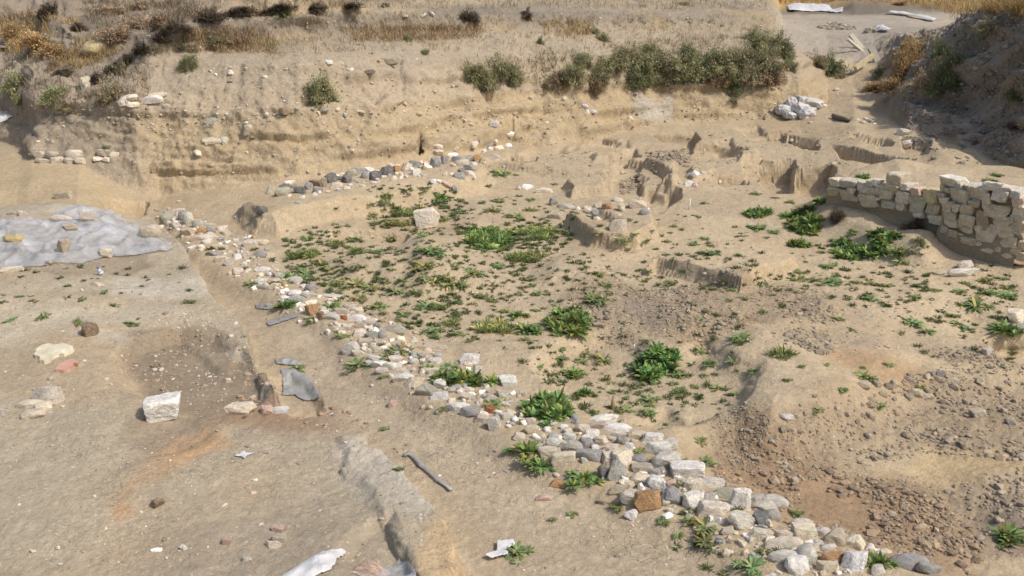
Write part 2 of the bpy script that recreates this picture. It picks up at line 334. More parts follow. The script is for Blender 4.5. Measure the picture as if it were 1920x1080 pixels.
# pit faces: pale toe, ochre beds, greyer soil, dark topsoil
zr = Z+.10*fbm(X*.5, Y*.5, 150, 3)+.03*lay
fc = sst(-.1, .1, behind+.05*f2)
mix(C(.42, .335, .23), fc); mix(OCHRE, fc*sst(.3, .45, zr)*(.55+.45*vn(X*.3, zr*6, 152)))
mix(C(.43, .335, .21), fc*sst(.25, .1, np.abs(vn(X*.15, zr*9, 154))-.1)*sst(1.35, 1.2, zr)*.6)
mix(C(.34, .25, .15), fc*sst(.035, .0, np.abs(zr-.83-.04*f1))*.4)
mix(C(.40, .325, .235), fc*sst(1.15, 1.4, zr)); mix(GREYB, fc*sst(1.55, 1.95, zr)*(.6+.4*f1))
mix(GREYB*.85, fc*sst(2.25, 2.5, zr)*.8)
mix(STRAW, fc*sst(2.2, 2.5, zr)*sst(-.1, .4, fbm(X*.9, Y*1.5, 160, 3))*.8)
mix(C(.24,.205,.165), fc*sst(2.5, 2.6, zr)*sst(2.98, 2.85, zr)*.75*sst(27,25,Y))
mix(C(.43,.345,.23), fc*sst(2.9, 3.0, zr)*.8)
pxl = 960+FPX*X/(Y*CP+(CH-Z)*SP)
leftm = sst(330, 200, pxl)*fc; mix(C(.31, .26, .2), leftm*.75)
mix(C(.15, .122, .095), zn('150,20 235,60 340,45 500,10 760,8 760,-40 100,-40', .8, 0, .5)*fc*.8)  # shade along the upper-left gully painted into the soil colour
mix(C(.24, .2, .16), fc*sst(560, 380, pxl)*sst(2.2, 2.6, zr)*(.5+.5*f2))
mix(C(.30,.255,.20), fc*sst(1.75, 2.1, zr)*sst(.0, .5, f1+f2*.5)*.6)
mix(C(.44,.41,.36), fc*zn('1190,175 1255,170 1262,222 1195,228', .15, 0, .1)*.7)
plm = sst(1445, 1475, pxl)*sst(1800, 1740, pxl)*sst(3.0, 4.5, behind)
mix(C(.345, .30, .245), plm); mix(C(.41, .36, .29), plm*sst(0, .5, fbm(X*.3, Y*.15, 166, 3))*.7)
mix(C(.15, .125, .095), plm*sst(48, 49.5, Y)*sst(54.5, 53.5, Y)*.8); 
mix(C(.45, .30, .13), sst(51, 55, Y)*fc)
md = sst(1630, 1680, pxl)*sst(-.05, .15, behind)*sst(11, 9, behind)
mix(C(.28, .235, .185), md); mix(C(.39, .335, .27), md*sst(.1, .6, fbm(X*1.3, Z*2+Y, 170, 4))*.7); mix(C(.17, .14, .11), md*sst(.1, .5, fbm(X*1.1+9, Z*1.6+Y, 174, 4))*.7)
ramp = sst(1540, 1570, pxl)*sst(1660, 1625, pxl)*sst(-1, .3, behind)*sst(4, 3, behind); mix(C(.46, .365, .25), ramp*.9)
col = col*(1+.09*f2+.09*f3+.06*f1)[..., None]
mix(C(.46, .40, .31), plat*sst(.1, .5, fbm(X*.45+7, Y*.8, 180, 4))*.6); mix(C(.31, .255, .185), plat*sst(.2, .6, fbm(X*.6+17, Y*1.1, 184, 4))*.6)
col = np.clip(col*np.array([1.01, .99, .945]), .02, .8)
rgh = np.clip(rough_zone(X, Y)+.6*face+.5*moundm+.2*plat, 0, 1)

# ------------------------------------------------------------ materials
def mat(name):
    m = bpy.data.materials.new(name); m.use_nodes = True; nt = m.node_tree
    return m, nt, nt.nodes['Principled BSDF']
def nd(nt, typ, **k):
    n = nt.nodes.new(typ)
    for a, b in k.items(): setattr(n, a, b)
    return n
def mth(nt, op, a, b=None):
    n = nd(nt, 'ShaderNodeMath', operation=op)
    for i, v in enumerate((a, b)):
        if v is None: continue
        if isinstance(v, (int, float)): n.inputs[i].default_value = v
        else: nt.links.new(v, n.inputs[i])
    return n.outputs[0]
def noise(nt, vec, scale, det=4, rough=.6):
    n = nd(nt, 'ShaderNodeTexNoise'); n.inputs['Scale'].default_value = scale; n.inputs['Detail'].default_value = det; n.inputs['Roughness'].default_value = rough
    if vec is not None: nt.links.new(vec, n.inputs['Vector'])
    return n.outputs[0]
def rampn(nt, v, a, b, ca, cb):
    r = nd(nt, 'ShaderNodeMapRange'); r.inputs[1].default_value = a; r.inputs[2].default_value = b; r.inputs[3].default_value = ca; r.inputs[4].default_value = cb
    nt.links.new(v, r.inputs[0]); return r.outputs[0]
def mixc(nt, f, a, b, bt='MIX'):
    n = nd(nt, 'ShaderNodeMix', data_type='RGBA', blend_type=bt)
    for i, v in ((0, f), (6, a), (7, b)):
        if isinstance(v, (int, float)): n.inputs[i].default_value = v
        elif isinstance(v, tuple): n.inputs[i].default_value = v+(1,)
        else: nt.links.new(v, n.inputs[i])
    return n.outputs[2]

soil, nt, bs = mat('soil')
geo = nd(nt, 'ShaderNodeNewGeometry').outputs['Position']
at = nd(nt, 'ShaderNodeAttribute', attribute_name='soil_colour').outputs[0]
ar = nd(nt, 'ShaderNodeAttribute', attribute_name='rough').outputs['Fac']
vc = nd(nt, 'ShaderNodeTexVoronoi', feature='DISTANCE_TO_EDGE'); vc.inputs['Scale'].default_value = 3.2; dw = nd(nt, 'ShaderNodeVectorMath', operation='ADD'); nz_ = nd(nt, 'ShaderNodeTexNoise'); nz_.inputs['Scale'].default_value = 4; nt.links.new(geo, nz_.inputs['Vector']); nt.links.new(geo, dw.inputs[0]); nt.links.new(nz_.outputs[1], dw.inputs[1]); nt.links.new(dw.outputs[0], vc.inputs['Vector'])
crack = mth(nt, 'MULTIPLY', rampn(nt, vc.outputs['Distance'], .0, .022, 1, 0), rampn(nt, noise(nt, geo, .9, 3), .5, .62, 0, 1))
n1 = noise(nt, geo, 14, 6, .7); n2 = noise(nt, geo, 70, 3, .7)
v = mixc(nt, 1.0, at, rampn(nt, n1, .25, .75, .84, 1.16), 'MULTIPLY')
v = mixc(nt, 1.0, v, rampn(nt, n2, .3, .7, .9, 1.1), 'MULTIPLY')
v3 = nd(nt, 'ShaderNodeTexVoronoi'); v3.inputs['Scale'].default_value = 55; nt.links.new(geo, v3.inputs['Vector'])
sx = nd(nt, 'ShaderNodeSeparateColor'); nt.links.new(v3.outputs['Color'], sx.inputs[0])
gr = mth(nt, 'ADD', mth(nt, 'MULTIPLY', rampn(nt, sx.outputs[0], 0, 1, -.12, .12), rampn(nt, noise(nt, geo, 2.3, 4, .7), .4, .6, .25, 1)), 1.0)
v = mixc(nt, 1., v, gr, 'MULTIPLY')
v = mixc(nt, mth(nt, 'MULTIPLY', crack, .45), v, (.2, .155, .105))
vor = nd(nt, 'ShaderNodeTexVoronoi'); vor.inputs['Scale'].default_value = 17; nt.links.new(geo, vor.inputs['Vector'])
sp = mth(nt, 'MULTIPLY', rampn(nt, vor.outputs['Distance'], .13, .19, 1, 0), rampn(nt, noise(nt, geo, 3.1, 2), .5, .62, 0, 1))
v = mixc(nt, mth(nt, 'MULTIPLY', sp, .55), v, (.66, .60, .50))
nt.links.new(v, bs.inputs['Base Color']); bs.inputs['Roughness'].default_value = .95; bs.inputs['Specular IOR Level'].default_value = .15
tr_ = mth(nt, 'ADD', mth(nt, 'MULTIPLY', noise(nt, geo, 6, 6, .75), .07), mth(nt, 'MULTIPLY', crack, -.014))
b1 = nd(nt, 'ShaderNodeBump'); b1.inputs['Strength'].default_value = .55
nt.links.new(mth(nt, 'ADD', mth(nt, 'MULTIPLY', noise(nt, geo, 22, 6, .7), mth(nt, 'ADD', mth(nt, 'MULTIPLY', ar, .05), .018)), mth(nt, 'ADD', tr_, mth(nt, 'ADD', mth(nt, 'MULTIPLY', sp, .006), mth(nt, 'MULTIPLY', sx.outputs[1], .0025)))), b1.inputs['Height'])
b1.inputs['Distance'].default_value = 1.0
nt.links.new(b1.outputs[0], bs.inputs['Normal'])

def mesh_obj(name, verts, faces, m=None, smooth=True, parent=None):
    me = bpy.data.meshes.new(name); verts = np.asarray(verts, np.float32); faces = np.asarray(faces, np.int32)
    k = faces.shape[1]; me.vertices.add(len(verts)); me.vertices.foreach_set('co', verts.ravel())
    me.loops.add(faces.size); me.loops.foreach_set('vertex_index', faces.ravel())
    me.polygons.add(len(faces)); me.polygons.foreach_set('loop_start', np.arange(len(faces), dtype=np.int32)*k)
    me.polygons.foreach_set('use_smooth', np.full(len(faces), smooth)); me.update(calc_edges=True); me.validate()
    if m: me.materials.append(m)
    o = bpy.data.objects.new(name, me); COL.objects.link(o)
    if parent: o.parent = parent
    return o
def tag(o, label=None, cat=None, group=None, kind=None):
    for k, v in (('label', label), ('category', cat), ('group', group), ('kind', kind)):
        if v: o[k] = v
    return o
V = Pm.reshape(-1, 3); Cc = col.reshape(-1, 3); Rr = rgh.reshape(-1)
idx = np.arange(NR*NC).reshape(NR, NC)
F = np.stack([idx[:-1, :-1], idx[:-1, 1:], idx[1:, 1:], idx[1:, :-1]], -1)
fb = behind[:-1, :-1]; fp = pxl[:-1, :-1]
part = np.where(fb < 0, 0, np.where((fp > 1632) & (fb < 10), 2, np.where((fp > 1460) & (fb > 3.5), 3, 1)))
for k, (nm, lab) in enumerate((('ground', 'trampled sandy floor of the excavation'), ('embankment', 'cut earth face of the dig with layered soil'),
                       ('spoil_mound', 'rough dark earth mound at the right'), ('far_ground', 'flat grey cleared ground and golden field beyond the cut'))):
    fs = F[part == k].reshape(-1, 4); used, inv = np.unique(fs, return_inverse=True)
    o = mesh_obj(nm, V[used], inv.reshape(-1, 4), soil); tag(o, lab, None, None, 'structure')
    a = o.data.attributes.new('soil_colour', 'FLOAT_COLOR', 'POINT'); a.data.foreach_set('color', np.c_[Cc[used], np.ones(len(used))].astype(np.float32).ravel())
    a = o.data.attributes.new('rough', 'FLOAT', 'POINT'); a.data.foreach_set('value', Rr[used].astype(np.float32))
    nn = N.reshape(-1, 3)[used].astype(np.float32)
    o.data.normals_split_custom_set_from_vertices(nn)
s2 = Pm[::2, ::2]; hN, wN = s2.shape[:2]; ii = np.arange(hN*wN).reshape(hN, wN)
bvh = BVHTree.FromPolygons(s2.reshape(-1, 3).tolist(), np.stack([ii[:-1, :-1], ii[:-1, 1:], ii[1:, 1:], ii[1:, :-1]], -1).reshape(-1, 4).tolist())
CAMV = Vector((0, 0, CH))
def hit(px, py):
    dx, dy, dz = ray(px, py); d = Vector((float(dx), float(dy), float(dz))).normalized()
    l, n, i, t = bvh.ray_cast(CAMV, d)
    if l is None: l = CAMV+d*60; n = Vector((0, 0, 1)); t = 60
    return l, n, t
def drop(x, y):
    l, n, i, t = bvh.ray_cast(Vector((x, y, 30)), Vector((0, 0, -1)))
    return (l, n) if l is not None else (Vector((x, y, 0)), Vector((0, 0, 1)))
def proj(p):
    d = p[1]*CP+(CH-p[2])*SP; return 960+FPX*p[0]/d, 540-FPX*(p[1]*SP*-1*-1+(p[2]-CH)*CP)/d
# ------------------------------------------------------------ stone
stone, nt, bs = mat('stone')
oi = nd(nt, 'ShaderNodeObjectInfo'); tc = nd(nt, 'ShaderNodeTexCoord').outputs['Object']
ad = nd(nt, 'ShaderNodeVectorMath', operation='ADD'); nt.links.new(tc, ad.inputs[0])
cx = nd(nt, 'ShaderNodeCombineXYZ'); [nt.links.new(mth(nt, 'MULTIPLY', oi.outputs['Random'], k), cx.inputs[i]) for i, k in enumerate((37., 91., 53.))]
nt.links.new(cx.outputs[0], ad.inputs[1]); vec = ad.outputs[0]
n1 = noise(nt, vec, 1.6, 5, .65); n2 = noise(nt, vec, 7, 5, .7)
v = mixc(nt, 1., oi.outputs['Color'], rampn(nt, n1, .3, .7, .72, 1.18), 'MULTIPLY')
v = mixc(nt, 1., v, rampn(nt, n2, .3, .7, .78, 1.15), 'MULTIPLY')
v = mixc(nt, rampn(nt, noise(nt, vec, 2.4, 4, .7), .52, .7, 0, .7), v, (.47, .385, .27))
nt.links.new(v, bs.inputs['Base Color']); bs.inputs['Roughness'].default_value = .85; bs.inputs['Specular IOR Level'].default_value = .25
bp = nd(nt, 'ShaderNodeBump'); bp.inputs['Strength'].default_value = .6; bp.inputs['Distance'].default_value = .06
nt.links.new(noise(nt, vec, 4.5, 6, .7), bp.inputs['Height']); nt.links.new(bp.outputs[0], bs.inputs['Normal'])

def ico(sub):
    bm = bmesh.new(); bmesh.ops.create_icosphere(bm, subdivisions=sub, radius=1)
    v = np.array([x.co[:] for x in bm.verts]); f = np.array([[q.index for q in p.verts] for p in bm.faces]); bm.free(); return v, f
IV, IF = ico(4); IV3, IF3 = ico(1)
def rock_shape(seed, kind, V0=IV):
    r = np.random.default_rng(seed)
    if kind == 'round': nP, lo, hi, sm = 9, .82, 1.0, .10
    elif kind == 'slab': nP, lo, hi, sm = 9, .55, .85, .016
    else: nP, lo, hi, sm = 10, .46, .74, .008
    n = r.normal(size=(nP, 3)); n /= np.linalg.norm(n, axis=1, keepdims=True)
    if kind != 'round': n = np.vstack([n, [[0, 0, 1], [0, 0, -1]]])+0.0
    h = r.uniform(lo, hi, len(n)); 
    if kind == 'cube':
        n = np.vstack([[[1, 0, 0], [-1, 0, 0], [0, 1, 0], [0, -1, 0], [0, 0, 1], [0, 0, -1]]+r.normal(size=(6, 3))*.13, n[:3]]); n /= np.linalg.norm(n, axis=1, keepdims=True); h = np.r_[r.uniform(.56, .66, 6), r.uniform(.72, .85, 3)]; sm = .022
    if kind == 'peak':
        a = np.arange(5)*1.2566+r.uniform(-.3, .3, 5); n = np.stack([np.cos(a), np.sin(a), r.uniform(.35, .8, 5)], 1); n = np.vstack([n, [[0, 0, -1], [.3, 0, 1]]]); n /= np.linalg.norm(n, axis=1, keepdims=True); h = np.r_[r.uniform(.42, .6, 5), .5, .9]; sm = .02
    d = V0@n.T; q = np.where(d > .05, h/np.maximum(d, .05), 9)
    q = np.concatenate([q, np.ones((len(V0), 1))], 1)
    k = sm; m = q.min(axis=1, keepdims=True); rad = m[:, 0]-k*np.log(np.exp(-(q-m)/k).sum(axis=1))
    P = V0*rad[:, None]
    nz = fbm(V0[:, 0]*2.3+V0[:, 2]*1.7+seed*3, V0[:, 1]*2.3-V0[:, 2]*1.3, seed, 3)
    nz2 = np.abs(fbm(V0[:, 0]*5+V0[:, 2]*4+seed, V0[:, 1]*5-V0[:, 2]*3, seed+50, 3))
    P = P*(1+(.06 if kind == 'round' else .08)*nz-(.01 if kind == 'round' else .08)*nz2)[:, None]
    P /= (P.max(axis=0)-P.min(axis=0))/2; P -= (P.max(axis=0)+P.min(axis=0))/2
    return P
PROTO = {}
for kind, n in (('round', 5), ('slab', 6), ('block', 10), ('cube', 8), ('peak', 3)):
    PROTO[kind] = []
    for i in range(n):
        o = mesh_obj('stone', rock_shape(100+i*7+len(kind), kind), IF, stone, kind == 'round'); PROTO[kind].append(o.data); bpy.data.objects.remove(o)
CC = dict(W=(.80,.75,.67), C=(.70,.60,.47), T=(.56,.47,.35), L=(.60,.55,.48), G=(.36,.34,.31), D=(.185,.18,.17), B=(.27,.19,.12), O=(.46,.27,.13),
          P=(.60,.42,.34), Y=(.55,.44,.22), E=(.45,.42,.33), R=(.32,.12,.05))
CN = dict(W='white', C='cream', T='tan', L='light grey', G='grey', D='dark grey', B='brown', O='orange brown', P='pinkish', Y='yellowish', E='olive grey', R='rust red')
LM = [(150,440,'the clear plastic sheeting'),(1497,205,'the heap of white bags'),(1612,112,'the wooden planks'),(800,420,'the big pale boulder'),(1640,375,'the left half of the dry stone wall'),
 (1840,400,'the right half of the dry stone wall'),(1806,510,'the stacked pale slabs'),(1220,585,'the grey clod heap'),(1292,378,'the thin white stake'),(1140,400,'the low ring of stones'),(640,335,'the back stone row'),
 (860,310,'the right end of the back stone row'),(305,780,'the large white block'),(105,665,'the flat yellowish slab'),(557,720,'the plastic scrap in the trench'),(800,890,'the twisted plastic strip'),
 (870,705,'the long weed patch on the stone row'),(1030,755,'the bushiest dark weed clump'),(1210,945,'the big orange brown stone'),(1098,888,'the round dark weed clump by the row'),(912,768,'the rust red cobble'),
 (700,1070,'the big pink rock at the bottom'),(1300,505,'the long earth ledge'),(1500,330,'the square pits'),(788,262,'the black hole in the cliff'),(605,150,'the lone bush on the cliff'),(722,130,'the undercut hollow in the cliff'),
 (178,103,'the yellow boulder'),(285,195,'the ledge stones high on the left cliff'),(1900,605,'the pit at the right edge'),(340,415,'the stone heap at the far end of the row'),(530,570,'the upper stretch of the diagonal row'),
 (660,600,'the orange stones of the diagonal row'),(470,470,'the far stretch of the diagonal row'),(740,680,'the white edge stones of the diagonal row'),(1090,800,'the dense white rubble of the row'),(1300,905,'the near stretch of the row'),
 (1330,960,'the tall white stone'),(1440,985,'the lower end of the row'),(1580,1040,'the bottom end of the row'),(1706,1060,'the big grey boulder at the bottom'),(1230,680,'the sandy hollow'),(1500,730,'the smooth sandy mound'),
 (915,430,'the bright green hole of weeds'),(1620,455,'the lush green weed bed'),(960,600,'the sandy flat with weeds'),(1720,760,'the brown clod field'),(1600,920,'the dug brown hollow'),(720,400,'the grassy patch below the back row'),
 (650,450,'the small scarp'),(1450,400,'the weeds before the wall'),(120,560,'the left earth floor'),(830,470,'the low sandy hump'),(1300,110,'the bushes along the cliff top'),(940,1030,'the plastic bag caught on weeds'),
 (455,855,'the star shaped white piece'),(1760,120,'the dark mound'),(250,950,'the orange burnt patch'),(360,715,'the ash filled hollow'),(1700,600,'the weed dotted sand at right'),(1100,500,'the pale sandy flat'),
 (1160,320,'the gravelly pit'),(1340,270,'the far row of pits'),(480,400,'the end block of the back bench'),(110,297,'the stone course at the foot of the left cliff'),(650,215,'the line of stones in the cliff'),(1105,210,'the bird shaped stones in the cliff'),
 (750,540,'the dense weeds behind the diagonal row'),(1850,560,'the right margin weeds'),(1130,690,'the weeds in the sandy hollow')]
def where(px, py, skip=1):
    c = sorted((math.hypot(px-a, (py-b)*1.3), a, b, t) for a, b, t in LM); d, a, b, t = c[0]
    if d < 7: d, a, b, t = c[1]
    dx, dy = px-a, py-b
    if d < 28: return 'right at '+t
    v = 'above' if dy < 0 else 'below'; h = 'left' if dx < 0 else 'right'
    if abs(dx) > 2.2*abs(dy): r = h+' of'
    elif abs(dy) > 2.2*abs(dx): r = v
    else: r = v+' and '+h+' of'
    return ('just ' if d < 75 else 'well ' if d > 170 else '')+r+' '+t
PEND = []          # (object, words, px, py, w): labels are made unique once everything stands
SN = 0
def stone_at(px, py, w, h, c, grp='loose stones of the excavation', name='stone', label=None, parent=None, kind=None, pos=None, rot=None, sink=.3):
    global SN; SN += 1; rr = random.Random(SN*13+5)
    l, n, t = hit(px, py+.1*h) if pos is None else pos
    ang = math.atan2(CH-l.z, math.hypot(l.x, l.y)); W = w*t/FPX; hh = h*t/FPX
    D = max(min(W, hh*1.1), .3*W)*rr.uniform(.85, 1.05); H = min(max((hh-D*math.sin(ang)*.75)/math.cos(ang), .35*hh), hh)*1.12
    asp = h/w
    k = kind or ('slab' if asp < .5 else rr.choice(('block', 'block', 'block', 'cube')) if c not in 'GDLE' else rr.choice(('round', 'block', 'block', 'slab')))
    me = rr.choice(PROTO[k]); o = bpy.data.objects.new(name, me); COL.objects.link(o)
    o.location = (l.x, l.y+D*.15, l.z+H*(.5-sink)); o.scale = (W/2*1.17, D/2*1.15, H/2*1.4)
    if pos is None:
        z0 = drop(l.x, l.y+D*.15)[0].z
        if abs(z0-l.z) < .15: o.location.z = z0+H*(.5-sink)
    o.rotation_euler = rot or (rr.uniform(-.15, .15), rr.uniform(-.15, .15), rr.uniform(-.3, .3)+(math.pi if rr.random() < .5 else 0))
    b = CC[c]; j = rr.uniform(.88, 1.1); o.color = (b[0]*j, b[1]*j*rr.uniform(.98, 1.02), b[2]*j*rr.uniform(.95, 1.05), 1)
    if parent: o.parent = parent
    else:
        o['category'] = 'stone'; o['group'] = grp
        if label: o['label'] = label
        else:
            sz = 'tiny' if w < 12 else 'small' if w < 19 else 'medium' if w < 28 else 'large' if w < 42 else 'very large'
            sh = 'flat' if asp < .42 else 'tall' if asp > .95 else {'round': 'rounded', 'slab': 'long', 'block': 'angular', 'cube': 'blocky'}[k]
            PEND.append((o, f"{sz} {sh} {CN[c]} stone", px, py, w))
    return o
def rows_of(ox, oy, s):
    for q in s.split(';'):
        q = q.strip()
        if q:
            p = q.split(','); yield ox+float(p[0])/3.6, oy+float(p[1])/3.6, float(p[2])/3.6, float(p[3])/3.6, p[4]
